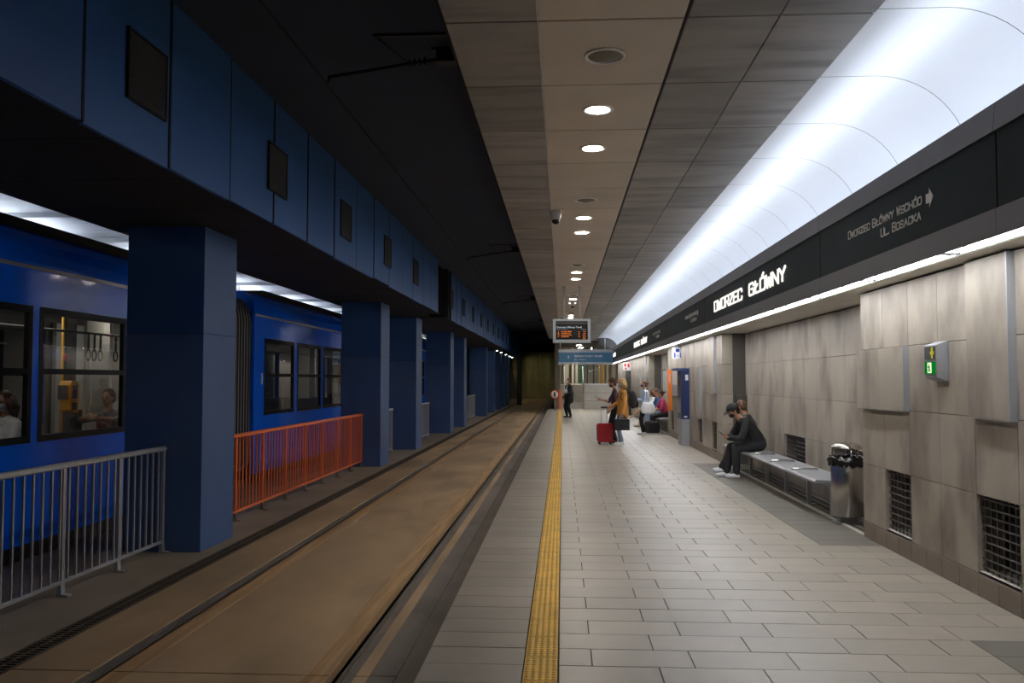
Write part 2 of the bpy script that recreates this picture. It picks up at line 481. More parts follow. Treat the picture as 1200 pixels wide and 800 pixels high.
for xc, s in ((-1.335, 1), (-2.915, -1)):
    mb = MB()
    # rail: dark filler outside, polished head, rusty groove and flange inside
    mb.box(xc+(-.012), xc+.035, -6, 100, TZ-.05, TZ-.022, 'rail_dark') if s > 0 else mb.box(xc-.035, xc+.012, -6, 100, TZ-.05, TZ-.022, 'rail_dark')
    hx = (xc-.04, xc-.012) if s > 0 else (xc+.012, xc+.04)
    mb.box(hx[0], hx[1], -6, 100, TZ-.05, TZ+.004, 'rail_steel')
    for q in range(2):
        o = .042+q*.038
        gx = (xc-o-.034, xc-o) if s > 0 else (xc+o, xc+o+.034)
        mb.box(gx[0], gx[1], -6, 100, TZ-.05, TZ-.004-.008*(1-q), 'rust')
    tag(mb.build('grooved_rail'), 'rusty grooved tram rail beside the shadowed concrete strip at the platform edge' if s > 0 else 'rusty grooved tram rail beside the iron drain grate', 'rail', 'rails of the near track')
# drain channel with iron grates
drain = thing('drain_channel', 'narrow iron drain grate running along the track below the blue columns', 'drain', (0, 0, 0))
MB().box(-3.69, -3.49, -6, 90, TZ-.15, TZ-.055, 'black_matt').build('channel', drain)
for sx in (-3.688, -3.515): MB().box(sx, sx+.022, -6, 90, TZ-.055, TZ+.001, 'grate_iron').build('edge_rail', drain)
def grate():
    mb = MB()
    for i in range(20): mb.box(-.077, .077, i*.05+.004, i*.05+.026, -.03, -.002, 'grate_iron')
    mb.box(-.012, .012, 0, 1.0, -.03, -.004, 'grate_iron')
    return mb.mesh('grate')
me = grate()
for i in range(-3, 62): link('grate', me, drain, (-3.602, i*1.0, TZ))

# ---------------- right wall: piers and recesses clad with stone panels
wall = thing('wall_right', 'beige stone-panel wall with protruding piers and bench recesses', 'wall', kind='structure')
def vpanel(w, h, m='stone', d=.03, key=''):
    w = round(w, 3); h = round(h, 3)
    def mk():
        c = .003
        vs = [(0, -w/2, 0), (0, w/2, 0), (0, w/2, h), (0, -w/2, h), (-d+c, -w/2, 0), (-d+c, w/2, 0), (-d+c, w/2, h), (-d+c, -w/2, h),
              (-d, -w/2+c, c), (-d, w/2-c, c), (-d, w/2-c, h-c), (-d, -w/2+c, h-c)]
        fs = [(0, 3, 2, 1)]+[(i, (i+1) % 4, 4+(i+1) % 4, 4+i) for i in range(4)]+[(4+i, 4+(i+1) % 4, 8+(i+1) % 4, 8+i) for i in range(4)]+[(8, 9, 10, 11)]
        return MB().add(vs, fs, m).mesh('wall_panel')
    return cached(('vp', w, h, m, d), mk)
def grille_mesh(w, h):
    mb = MB()
    nx, nz = 7, 9
    for i in range(nx): y = -w/2+(i+.5)*w/nx; mb.box(-.006, .006, y-.005, y+.005, 0, h, 'grille_bar')
    for j in range(nz): z = (j+.5)*h/nz; mb.box(-.012, 0, -w/2, w/2, z-.005, z+.005, 'grille_bar')
    mb.box(.16, .17, -w/2, w/2, 0, h, 'black_matt')
    return mb.mesh('vent_grille')
PG = .005
def run(X, ya, n, vents=(), boxes={}, base=True):
    """panels facing the track; boxes: {cell: (row0,row1)} cells whose panels stand proud"""
    for i in range(n):
        a = ya+i*CW; b = a+CW; yc = (a+b)/2
        for r in range(4):
            z0, z1 = ROWZ[r], ROWZ[r+1]
            if r == 0 and i in vents:
                mb = MB(); X1 = X+.22
                if i-1 not in vents: mb.quad((X, a+.004, z0), (X1, a+.004, z0), (X1, a+.004, z1), (X, a+.004, z1), 'stone')
                if i+1 not in vents: mb.quad((X, b-.004, z0), (X1, b-.004, z0), (X1, b-.004, z1), (X, b-.004, z1), 'stone')
                mb.quad((X, a, z0+.02), (X1, a, z0+.02), (X1, b, z0+.02), (X, b, z0+.02), 'stone_light')
                mb.quad((X, a, z1), (X1, a, z1), (X1, b, z1), (X, b, z1), 'stone')
                mb.build('vent_niche', wall)
                me = cached(('gr',), lambda: grille_mesh(CW-.01, z1-z0-.02))
                link('vent_grille', me, wall, (X+.045, yc, z0+.02))
                continue
            MB().quad((X+.032, a, z0), (X+.032, b, z0), (X+.032, b, z1), (X+.032, a, z1), 'joint').build('panel_backing', wall) if False else None
            link('wall_panel', vpanel(CW-PG, z1-z0-PG), wall, (X+.03, yc, z0+PG/2))
        if base:
            for h in range(2):
                link('base_tile', vpanel(CW/2-PG, ROWZ[0]-PG, 'stone_base', .034), wall, (X+.03, a+CW*(.25+.5*h), 0))
    # dark backing sheet behind the joints, left open at the vents
    mb = MB(); e = X+.031
    for i in range(n):
        a = ya+i*CW; b = a+CW
        zb = ROWZ[1] if i in vents else 0
        mb.quad((e, a, zb), (e, b, zb), (e, b, 2.56), (e, a, 2.56), 'joint')
        if i in vents: mb.quad((e, a, 0), (e, b, 0), (e, b, ROWZ[0]), (e, a, ROWZ[0]), 'joint')
    mb.build('panel_backing', wall)
    for c0, c1, r0, r1 in boxes:
        a = ya+c0*CW; b = ya+(c1+1)*CW; z0, z1 = ROWZ[r0], ROWZ[r1]
        m2 = MB()
        for c in range(c0, c1+1):
            for r in range(r0, r1):
                m2.box(X-.05, X+.002, ya+c*CW+PG/2, ya+(c+1)*CW-PG/2, ROWZ[r]-.006, ROWZ[r+1]-PG, 'stone')
        p = m2.build('projecting_panel', wall)
        t = MB().box(X-.054, X, a-.012, a+PG/2, z0-.01, z1, 'metal_grey')
        t.box(X-.05, X, a-.010, b, z0-.01, z0-.006, 'metal_grey').build('edge_trim', p)
PIER1 = 9.185-10*CW
run(WX, PIER1, 10, vents=(5, 8), boxes=[(8, 9, 2, 3), (5, 5, 2, 4)])
MB().box(WX, WX+.06, Y0, PIER1, 0, 2.56, 'stone').build('wall_slab', wall)
# recess: far end wall, near return, back
def returns(ynear, yfar):
    MB().box(WX+.03, RX+.25, ynear-.05, ynear, 0, 2.56, 'stone').build('recess_return', wall)
    for r in range(4):
        MB().box(WX+.001, WX+.205, yfar-.03, yfar, ROWZ[r]+PG/2, ROWZ[r+1]-PG/2, 'stone').build('wall_panel', wall)
    MB().box(WX+.001, WX+.205, yfar-.034, yfar, 0, ROWZ[0]-PG, 'stone_base').build('base_tile', wall)
    MB().box(WX+.21, RX+.1, yfar-.004, yfar+.03, 0, 2.56, 'wall_dark').build('recess_end', wall)
    c = MB().box(WX+.25, RX, yfar-.12, yfar-.004, 0, 1.33, 'wall_dark')
    c.box(WX+.27, RX-.02, yfar-.128, yfar-.12, .05, 1.29, 'wall_dark').build('service_cabinet', wall)
    MB().box(WX+.29, WX+.308, yfar-.135, yfar-.128, 1.0, 1.2, 'dull_red').build('red_strip', wall)
returns(9.185, 17.06)
NR = 13
RY0 = 8.671
run(RX, RY0, NR+1, vents=(3, 4, 7, 8), base=True)
PIER2 = 17.06
run(WX, PIER2, 14, vents=(1, 4, 9, 12), boxes=[(4, 4, 1, 3), (1, 1, 2, 4)])
P2E = PIER2+14*CW
returns(P2E, 31.4)
run(RX, P2E-.05, 10, vents=(3, 6))
run(WX, 31.4, 28, vents=(1, 4), boxes=[(1, 1, 2, 4), (5, 5, 1, 3)])
door = thing('door_1', 'dark service door standing proud in the stone wall near the stairs', 'door', (WX, 39.5, 0), kind='structure')
MB().box(-.08, .02, 0, 2.2, 0, 2.25, 'black').build('door_leaf', door)
MB().box(-.10, .02, -.08, 0, 0, 2.32, 'tram_inner_dark').build('door_frame', door)

# soffit over the wall, band carrying the station name
soff = tag(MB().box(2.93, RX+.3, Y0, YE, 2.545, 2.66, 'stone_light').build('trim_soffit'), 'pale soffit above the stone wall behind the strip lamps', 'soffit', kind='structure')
BX = 2.75
band = thing('trim_1', 'dark sign fascia with station names running above the platform wall', 'sign fascia', kind='structure')
ys = [Y0+i*3.72 for i in range(15)]
gy = [5.55-3.73*3+3.73*i for i in range(15)]
for a, b in zip(gy[:-1], gy[1:]):
    b2 = min(b, YE+.2)
    if a > YE: break
    MB().box(BX+.012, BX+.03, a+.008, b2-.008, 2.725, 3.215, 'band_glass').build('glass_panel', band)
    MB().prism([(BX, 2.545), (BX+.015, 2.545), (BX+.03, 2.72), (BX, 2.72)], 'y', a+.003, b2-.003, 'band_grey').build('lower_cover', band)
    MB().prism([(BX-.005, 3.215), (BX+.03, 3.215), (BX+.05, 3.40), (BX+.01, 3.40)], 'y', a+.003, b2-.003, 'band_grey').build('upper_cover', band)
MB().box(BX+.031, BX+.06, Y0, YE+.1, 2.57, 3.39, 'black_matt').build('backing', band)
MB().box(BX+.06, 3.16, Y0, YE+.1, 3.18, 3.22, 'white_paint').build('cove_ledge', band)
MB().box(BX+.03, 2.93, Y0, YE+.1, 2.61, 2.66, 'black_matt').build('lamp_channel', band)

def big_text(y0, y1, m='letter_lit', zb=2.868, h=.165):
    # reading direction runs towards the camera (from far to near)
    mb = MB()
    L = y0-y1
    lettering(mb, 'DWORZEC', (BX+.012, y0, zb), (0, -1, 0), (0, 0, 1), L*.48, h, m, th=.028, depth=.02, gap=.24)
    lettering(mb, 'GŁÓWNY', (BX+.012, y0-L*.585, zb), (0, -1, 0), (0, 0, 1), L*.415, h, m, th=.028, depth=.02, gap=.24)
    mb.build('station_name', band, False)
big_text(15.6, 10.68)
big_text(32.97, 28.0)
big_text(50.2-2.2, 44.3)
def small_text(y0, y1):
    mb = MB()
    L = y0-y1
    lettering(mb, 'DWORZEC GŁÓWNY WSCHÓD', (BX+.012, y0, 2.985), (0, -1, 0), (0, 0, 1), L*.89, .068, 'letter_grey', th=.013, depth=.004, gap=.36, smallcaps=True)
    lettering(mb, 'UL. BOSACKA', (BX+.012, y0-L*.445, 2.868), (0, -1, 0), (0, 0, 1), L*.433, .068, 'letter_grey', th=.013, depth=.004, gap=.36, smallcaps=True)
    ay = y1; zc = 3.0
    pts = [(ay+.125, zc-.035), (ay+.125, zc+.035), (ay+.065, zc+.035), (ay+.065, zc+.075), (ay, zc), (ay+.065, zc-.075), (ay+.065, zc-.035)]
    mb.prism(pts, 'x', BX+.008, BX+.012, 'letter_grey')
    mb.build('direction_lettering', band, False)
small_text(8.36, 6.475)
small_text(19.3, 17.5)
small_text(26.2, 24.3)

# ---------------- ceiling over the platform
CZ = 3.96
ceil = tag(MB().box(-.75, 1.985, Y0, YE, CZ+.012, CZ+.25, 'joint').build('ceiling'), 'suspended metal panel ceiling with a beige middle strip', 'ceiling', kind='structure')
cols = [(-.76, -.157, 'ceil_side'), (-.150, .790, 'ceil_beige'), (.812, 1.395, 'ceil_side'), (1.401, 1.992, 'ceil_side')]
y = 5.455-1.223*7
def cpanel(w, l, m):
    c = .004
    vs = [(-w/2, -l/2, .02), (w/2, -l/2, .02), (w/2, l/2, .02), (-w/2, l/2, .02), (-w/2, -l/2, c), (w/2, -l/2, c), (w/2, l/2, c), (-w/2, l/2, c),
          (-w/2+c, -l/2+c, 0), (w/2-c, -l/2+c, 0), (w/2-c, l/2-c, 0), (-w/2+c, l/2-c, 0)]
    fs = [(0, 1, 2, 3)]+[(i, (i+1) % 4, 4+(i+1) % 4, 4+i) for i in range(4)]+[(4+i, 4+(i+1) % 4, 8+(i+1) % 4, 8+i) for i in range(4)]+[(8, 9, 10, 11)]
    return MB().add(vs, fs, m).mesh('ceiling_panel')
VP_ = []      # vault outline
VP_.append((1.992, 3.985))
VP_.append((2.2, 3.985))
for i in range(15):
    t = math.pi/2*(1-i/14)
    VP_.append((2.43+.70*math.cos(t), 3.285+.70*math.sin(t)))
VP_.append((3.13, 3.2))
def vault_panel(l):
    vs = []; n = len(VP_)
    for q in (-l/2, l/2): vs += [(x, q, z) for x, z in VP_]
    fs = [(i, i+1, n+i+1, n+i) for i in range(n-1)]
    mb = MB(); mb.add(vs, fs, 'vault', True)
    # outer skin, kept apart so that the inner face shades smoothly
    mb.add([(x+.012, q, z+.012) for q in (-l/2, l/2) for x, z in VP_], fs, 'joint')
    me = mb.mesh('vault_panel')
    return me
vault = tag(MB().box(1.99, 3.2, Y0, YE, 4.02, 4.25, 'joint').build('ceiling_vault'), 'glowing white curved cove of joined panels above the sign fascia', 'ceiling', kind='structure')
MB().box(3.16, 3.25, Y0, YE, 2.66, 4.02, 'joint').build('vault_back', vault)
MB().box(1.975, 1.991, Y0, YE, CZ+.002, 4.02, 'white_paint').build('vault_edge', vault)
vm = vault_panel(1.223-.007)
while y < YE-.3:
    for x0, x1, m in cols:
        w = round(x1-x0, 3)
        me = cached(('cp', m, w), lambda: cpanel(w, 1.223-.015, m))
        link('ceiling_panel', me, ceil, ((x0+x1)/2, y+.61, CZ))
    link('vault_panel', vm, vault, (0, y+.61, 0))
    y += 1.223
# thin bright reveal rail between the beige strip and the side panels
for x in (-.1545,):
    MB().box(x-.003, x+.004, Y0, YE, CZ-.004, CZ+.015, 'metal_light').build('reveal_rail', ceil)

# lamps on the cove ledge, hidden behind the fascia; the lit stretch starts at the platform end
yy = 2.0
i = 0
while yy < YE-.3:
    l = thing('cove_lamp' if yy+2.4 > 5.5 else 'cove_lamp_offscreen', 'fluorescent tube lying on the ledge behind the sign fascia', 'lamp', (2.97, yy+1.22, 3.22), group='tubes on the cove ledge')
    MB().quad((-.05, -1.2, .045), (.035, -1.2, .12), (.035, 1.2, .12), (-.05, 1.2, .045), 'tube_cove').build('tube', l)
    MB().prism([(-.055, 0), (.05, 0), (.05, .115), (.035, .112), (-.05, .037)], 'y', -1.2, 1.2, 'metal_light').build('housing', l)
    yy += 2.446
# lamps under the band
ORD = ['first', 'second', 'third', 'fourth', 'fifth', 'sixth', 'seventh', 'eighth', 'ninth', 'tenth', 'eleventh', 'twelfth']
def strip_label(y):
    k = round((y-10.6)/1.68)
    if k < 0: return 'strip lamp below the sign fascia, %s from the litter bin away from the stairs' % ORD[-k-1]
    if k < 12: return 'strip lamp below the sign fascia, %s from the litter bin towards the stairs' % ORD[k]
    return 'strip lamp below the far stretch of the sign fascia towards the stairs'
yy = 6.42-1.68*2
while yy < YE-1.0:
    l = thing('strip_lamp' if yy+1.6 > 5.2 else 'strip_lamp_offscreen', strip_label(yy+.84), 'lamp', (2.82, yy+.84, 2.551), group='strip lamps below the sign fascia')
    MB().quad((-.05, -.77, 0), (.04, -.77, 0), (.04, .77, 0), (-.05, .77, 0), 'tube_band').build('tube', l)
    MB().quad((.077, -.79, .0), (.09, -.79, .0), (.09, .79, .0), (.077, .79, .0), 'tube_band').build('glowing_reflector', l)  # reflector strip emits light itself, using the tube's emissive material
    h = MB().box(-.052, .10, -.80, .80, .006, .06, 'black')
    for q in (-.35, .1, .45): h.box(-.05, .05, q-.012, q+.012, -.006, .0, 'metal_light')
    h.build('housing', l)
    yy += 1.68

# ---------------- black ceiling over the track, bulkhead beam on the left
KZ = 4.60
tc = tag(MB().box(-3.2, -.70, Y0, 90, KZ, KZ+.2, 'track_ceiling').build('ceiling_track'), 'plain black ceiling above the near tram track', 'ceiling', kind='structure')
MB().box(-.78, -.72, Y0, YE, CZ+.01, KZ, 'black_matt').build('ceiling_drop', tc)
beam = thing('wall_left', 'blue-panelled bulkhead beam carried by columns above the track edge', 'bulkhead', kind='structure')
FX = -3.05
SZ = 3.285
for a, b in ((Y0, 20.62), (22.62, 62)):
    MB().box(-4.97, FX-.04, a, b, SZ+.02, KZ, 'soffit_dark').build('beam_core', beam)
MB().box(-4.97, FX-.5, 20.62, 22.62, SZ+.02, KZ, 'soffit_dark').build('beam_core', beam)
# soffit boards
y = Y0
while y < 62:
    if not (20.62 <= y+.6 <= 22.62):
        MB().box(-4.97, FX-.03, y+.006, min(y+1.19, 62), SZ, SZ+.02, 'soffit_dark').build('soffit_board', beam)
    y += 1.2
vent_ys = [6.02+2.88*i for i in range(18)]
def fvent():
    mb = MB()
    w, z0, z1 = .55, 0, .47
    mb.box(-.01, .012, -w/2-.02, w/2+.02, z0-.02, z0, 'joint_dark'); mb.box(-.01, .012, -w/2-.02, w/2+.02, z1, z1+.02, 'joint_dark')
    mb.box(-.01, .012, -w/2-.02, -w/2, z0, z1, 'joint_dark'); mb.box(-.01, .012, w/2, w/2+.02, z0, z1, 'joint_dark')
    mb.box(-.004, 0.001, -w/2, w/2, z0, z1, 'black_matt')
    for i in range(22):
        z = z0+(i+.5)*(z1-z0)/22
        mb.bar((.006, -w/2, z), (.006, w/2, z), .014, .004, 'wall_dark', up=(.6, 0, .8))
    return mb.mesh('louvre_vent')
fm = fvent()
y = 5.198-1.203*8
rb = random.Random(5)
while y < 62:
    yc = y+.6
    if not (20.3 <= yc <= 22.8):
        dz = rb.uniform(-.012, .012)
        x = rb.uniform(-.006, .006)
        MB().box(FX-.035, FX+x, y+.016, y+1.203-.016, SZ-.005+dz, KZ-.002, 'blue_panel').build('fascia_panel', beam)
        MB().box(FX-.045, FX+.004, y-.015, y+.015, SZ-.004, KZ-.002, 'joint_dark').build('panel_joint', beam)
    y += 1.203
MB().box(-4.6, FX-.0, 22.60, 22.63, SZ, KZ, 'soffit_dark').build('beam_end', beam)
for v in vent_ys:
    if 20.2 < v < 23 or v > 60: continue
    link('louvre_vent', fm, beam, (FX+.008, v, 3.63))
# columns
CWX0, CWX1 = -4.70, -3.85
def column(y, lab):
    t = thing('column', lab, 'column', ((CWX0+CWX1)/2, y+.45, TZ), group='blue columns below the bulkhead', kind='structure')
    MB().box(-.425, .425, -.45, .45, .0, 2.33, 'blue_column_low').build('lower_cladding', t)
    MB().box(-.425, .425, -.45, .45, 2.336, SZ-TZ+.01, 'blue_column').build('upper_cladding', t)
    MB().box(-.415, .415, -.44, .44, 2.32, 2.345, 'joint_dark').build('cladding_joint', t)
for cy, lab in ((8.95, 'navy clad column between the grey fence and the orange fence'), (17.93, 'navy clad column at the far end of the orange fence'),
        (22.35, 'navy clad column beyond the first gap in the bulkhead panels'), (29.25, 'navy clad column with a grey fence panel in front and behind'),
        (33.3, 'navy clad column beside the last stretch of visible tram'),
        (43.1, 'distant navy clad column by the tunnel lamps'), (48.1, 'distant navy clad column by the tunnel lamps'), (53.0, 'distant navy clad column by the tunnel lamps'), (57.0, 'distant navy clad column by the tunnel lamps'), (61.0, 'distant navy clad column by the tunnel lamps')):
    column(cy, lab)
# opposite half of the station, seen above and through the tram
fc = tag(MB().box(-13.0, -4.97, Y0, 70, 4.25, 4.4, 'far_ceiling').build('ceiling_far'), 'bright white ceiling over the opposite tram track', 'ceiling', kind='structure')
for i in range(30):
    MB().box(-9.2, -5.0, Y0+i*2.4, Y0+i*2.4+.07, 4.17, 4.25, 'metal_grey').build('ceiling_rib', fc)
fw = tag(MB().box(-13.1, -13.0, Y0, 90, -.6, 4.4, 'beige_wall').build('wall_far_left'), 'beige wall of the opposite platform seen through the tram windows', 'wall', kind='structure')
tag(MB().box(-13, -9.4, Y0, 70, -.25, 0, 'tile').build('floor_far'), 'opposite platform behind the tram', 'floor', kind='structure')
for i in range(13):
    yy = 3+i*5
    l = thing('far_strip_lamp' if yy+1.6 > 13.5 else 'far_strip_lamp_offscreen', 'white strip lamp lighting the ceiling above the tram', 'lamp', (-8.9, yy, 3.7), group='strip lamps over the opposite track')
    MB().quad((-.06, -1.6, .03), (.06, -1.6, .03), (.06, 1.6, .03), (-.06, 1.6, .03), 'tube_far').build('tube', l)
    MB().box(-.07, .07, -1.62, 1.62, -.03, .02, 'metal_grey').build('housing', l)
    MB().box(-.01, .01, -.02, .02, .02, .56, 'metal_grey').build('hanger', l)

# ================================================================== FITTINGS ON THE CEILING
def downlight(y, lab):
    t = thing('downlight', lab, 'downlight', (.312, y, CZ), group='lit downlights along the ceiling')
    me = cached('dl_ring', lambda: MB().lathe([(.090, -.002), (.135, .0), (.138, -.006), (.13, -.012), (.108, -.010), (.090, -.002)], (0, 0, 0), 'lamp_ring', 24, caps=False).mesh('trim_ring'))
    link('trim_ring', me, t)
    me = cached('dl_lens', lambda: MB().lathe([(.0, -.009), (.055, -.008), (.092, -.004)], (0, 0, 0), 'tube_down', 24, caps=False).mesh('lens'))
    link('lens', me, t)
def speaker(y, lab):
    t = thing('ceiling_speaker', lab, 'speaker', (.312, y, CZ), group='unlit round fittings along the ceiling')
    me = cached('sp_ring', lambda: MB().lathe([(.122, .004), (.15, .0), (.15, -.008), (.140, -.014), (.124, -.010), (.122, .004)], (0, 0, 0), 'lamp_ring', 28, caps=False).mesh('trim_ring'))
    link('trim_ring', me, t)
    me = cached('sp_cone', lambda: MB().lathe([(.0, -.034), (.04, -.030), (.09, -.016), (.124, -.003)], (0, 0, 0), 'speaker_mesh', 28, caps=False).mesh('cone'))
    link('cone', me, t)
for i, y in enumerate((6.07, 11.0, 17.24, 23.4, 29.6, 35.8, 42.0)):
    speaker(y, 'unlit round ceiling fitting with pale ring, %s' % (['third from the departure board away from the stairs', 'second from the departure board away from the stairs', 'next to the departure board poles'][i] if i < 3 else 'beyond the departure board'))
    for q in (1.225, 2.45):
        k = 6-2*i-(1 if q > 2 else 0)
        downlight(y+q, 'bright round downlight, %s' % (ORD[k-1]+' from the departure board away from the stairs' if k > 0 else 'in the ceiling strip beyond the departure board'))
def dome(y, x, lab):
    t = thing('dome_camera', lab, 'camera', (x, y, CZ), group='dome cameras on the ceiling')
    MB().lathe([(.0, .0), (.075, .0), (.075, -.05), (.068, -.09), (.06, -.12)], (0, 0, 0), 'cctv_white', 18).build('housing', t)
    MB().lathe([(.058, -.118), (.052, -.15), (.03, -.172), (.0, -.18)], (0, 0, 0), 'black', 18).build('lens_dome', t)
dome(11.75, -.085, 'white dome surveillance camera with black lens below the ceiling edge strip')
dome(25.6, .31, 'small white dome camera hanging from the ceiling behind the departure board')
dome(30.5, .0, 'white dome camera far along the ceiling, left of the board poles')

# departure board on two poles
DY = 21.3
t = thing('departure_board', 'hanging departure board with orange text in a grey frame', 'display board', (.233, DY, 2.553))
W2, HB = .465, .59
fr = MB()
fr.box(-W2, W2, -.10, .10, 0, .075, 'sign_frame'); fr.box(-W2, W2, -.10, .10, HB-.05, HB, 'sign_frame')
fr.box(-W2, -W2+.07, -.10, .10, .075, HB-.05, 'sign_frame'); fr.box(W2-.065, W2, -.10, .10, .075, HB-.05, 'sign_frame')
fr.build('frame', t)
MB().box(-W2+.07, W2-.065, -.075, .075, .075, HB-.05, 'display_black').build('screen', t)
MB().box(-W2+.07, W2-.065, -.078, -.074, HB-.13, HB-.055, 'tram_inner_dark').build('header_strip', t)
for x in (-.19, .20):
    MB().tube([(x, 0, HB), (x, 0, CZ-2.553)], .024, 'metal_light', 10).build('hanger_pole', t)
    MB().lathe([(.05, CZ-2.553), (.05, CZ-2.553-.02), (.026, CZ-2.553-.03)], (x, 0, 0), 'metal_light', 12).build('ceiling_flange', t)
RX90 = (math.pi/2, 0, 0)
font_text('title_text', 'Dworzec Główny Tunel', (-.365, -.077, .365), .063, 'led_white', RX90, t)
font_text('header_text', 'Linia  Kierunek', (-.365, -.077, .320), .042, 'led_dim', RX90, t)
font_text('header_text', 'Odjazd', (.23, -.077, .320), .042, 'led_dim', RX90, t)
rows = [(' 5', 'Krowodrza Górka', '1'), ('50', 'Kurdwanów P+R', '3'), ('50', 'Krowodrza Górka', '4'), ('17', 'Cz. Maki P+R', '6')]
for i, (a, b, c) in enumerate(rows):
    z = .270-.044*i
    font_text('departure_text', a, (-.345, -.077, z), .034, 'led_orange', RX90, t)
    font_text('departure_text', b, (-.26, -.077, z), .034, 'led_orange', RX90, t)
    font_text('departure_text', 'za', (.17, -.077, z), .034, 'led_orange', RX90, t)
    font_text('departure_text', c+' min', (.275, -.077, z), .032, 'led_orange', RX90, t)
font_text('departure_text', '12:45', (.275, -.077, 0.270-.044*4), .030, 'led_orange', RX90, t)

# blue direction sign spanning to the fascia near the stairs
t = thing('direction_sign', 'wide blue direction sign in a pale frame hanging before the stairs', 'sign', (-.19, 46.5, 2.46))
MB().box(0, 2.94, -.05, .05, .13, .66, 'sign_blue').build('sign_face', t)
f = MB(); f.box(-.02, 2.94, -.10, .10, .66, .82, 'sign_frame'); f.box(-.02, 2.94, -.10, .10, 0, .13, 'sign_frame'); f.build('frame', t)
for x in (.08, 1.17, 2.5): MB().tube([(x, 0, .82), (x, 0, CZ-2.46)], .03, 'metal_light', 8).build('hanger_pole', t)
mb = MB()
lettering(mb, 'DWORZEC GŁÓWNY ZACHÓD', (.85, -.05, .42), (1, 0, 0), (0, 0, 1), 1.5, .09, 'white_paint', th=.018, depth=.006, smallcaps=True)
lettering(mb, 'UL. PAWIA', (.85, -.05, .24), (1, 0, 0), (0, 0, 1), .62, .08, 'white_paint', th=.016, depth=.006, smallcaps=True)
mb.prism([(.50, .32), (.54, .32), (.54, .42), (.575, .42), (.52, .50), (.465, .42), (.50, .42)], 'y', -.056, -.05, 'white_paint')
mb.build('sign_lettering', t, False)

# emergency exit lamp on the pier
t = thing('emergency_exit_lamp', 'grey wedge-shaped emergency lamp with green exit pictogram on the stone wall', 'emergency light', (WX, 7.27, 1.615))
# outline in (x, z): sloped top and bottom
prof = [(0, 0), (-.095, .04), (-.095, .30), (0, .335)]
w = .12
b = MB(); b.prism(prof, 'y', -w, w, 'metal_grey'); b.build('housing', t)
# the camera-facing and platform-facing picture boxes
MB().box(-.100, -.094, -.1, .1, .065, .165, 'exit_green').build('exit_pictogram', t)
m2 = MB()
m2.box(-.103, -.099, -.034, .036, .072, .158, 'exit_white')
for a_, b_, w_ in (((.004, .128), (-.004, .105), .016), ((-.004, .107), (.016, .094), .010), ((.016, .094), (.010, .078), .009), ((-.004, .107), (-.012, .090), .010), ((-.012, .090), (-.026, .088), .009), ((.004, .126), (.022, .118), .008), ((.004, .126), (-.018, .122), .008)):
    m2.bar((-.1045, a_[0], a_[1]), (-.1045, b_[0], b_[1]), w_, .003, 'figure_green', up=(1, 0, 0))
m2.box(-.106, -.103, .0, .014, .132, .146, 'figure_green'); m2.build('running_figure', t)
MB().box(-.100, -.094, -.1, .1, .185, .29, 'tram_inner_dark').build('lamp_window', t)
m2 = MB(); m2.box(-.103, -.097, -.085, -.02, .225, .25, 'lamp_yellow'); m2.box(-.103, -.097, -.065, -.038, .192, .285, 'lamp_yellow'); m2.build('yellow_arrow', t)

# ticket kiosk, info case, orange strip, flag signs
t = thing('ticket_kiosk', 'tall dark blue ticket machine with grey base against the stone pier', 'kiosk', (WX-.02, 21.55, 0))
MB().box(-.17, .02, -.15, .55, 0, .66, 'metal_grey').build('base', t)
MB().box(-.18, .02, -.16, .56, .66, 1.86, 'kiosk_blue').build('cabinet', t)
MB().box(-.32, .02, -.2, .6, 1.86, 1.92, 'kiosk_blue').build('canopy', t)
MB().box(-.186, -.179, -.12, .5, .8, 1.75, 'steel').build('screen', t)
MB().box(-.08, -.01, -.166, -.158, 1.62, 1.76, 'white_paint').build('light_panel', t)
MB().box(-.12, -.04, -.165, -.158, .70, .74, 'white_paint').build('label_plate', t)
t = thing('info_case', 'flat grey metal notice case mounted on the pier behind the kiosk', 'notice case', (WX-.012, 23.6, 1.29))
MB().box(-.16, .012, 0, 1.9, 0, .62, 'metal_light').build('case', t)
MB().box(-.17, -.155, .1, 1.8, .05, .57, 'white_paint').build('sheet', t)
MB().box(-.165, 0, 1.9, 1.93, -.02, .64, 'black').build('dark_edge', t)
o = thing('orange_sign', 'upright orange information strip in front of the grey notice case', 'sign', (0, 0, 0))
MB().box(WX-.29, WX-.165, 23.42, 23.45, .80, 1.91, 'orange_sign').build('strip_plate', o)
MB().box(WX-.2, WX-.0, 23.45, 23.5, 1.2, 1.5, 'metal_grey').build('bracket', o)
MB().box(WX-.235, WX-.215, 23.412, 23.42, 1.55, 1.8, 'white_paint').build('white_mark', o)
t = thing('pictogram_sign', 'white flag sign with blue pictogram below the strip lamps', 'sign', (WX-.22, 22.9, 2.19))
MB().box(0, .27, -.015, .015, 0, .30, 'white_paint').build('plate', t)
m2 = MB(); m2.box(.085, .19, -.02, -.014, .18, .265, 'sign_pure_blue'); m2.box(.045, .08, -.02, -.014, .03, .16, 'sign_pure_blue'); m2.box(.195, .23, -.02, -.014, .03, .16, 'sign_pure_blue')
m2.box(.125, .15, -.02, -.014, .07, .10, 'sign_pure_blue'); m2.build('pictogram', t)
MB().box(.1, .14, -.01, .01, .30, .37, 'metal_grey').build('bracket', t)
t = thing('red_sign', 'small white flag sign with red symbol beside the dark door', 'sign', (WX-.42, 38.6, 2.05))
MB().box(0, .34, -.015, .015, 0, .36, 'white_paint').build('plate', t)
m2 = MB(); m2.box(.05, .15, -.02, -.014, .18, .32, 'sign_red'); m2.box(.2, .29, -.02, -.014, .14, .32, 'sign_red'); m2.box(.09, .16, -.02, -.014, .04, .14, 'sign_red'); m2.build('symbol', t)
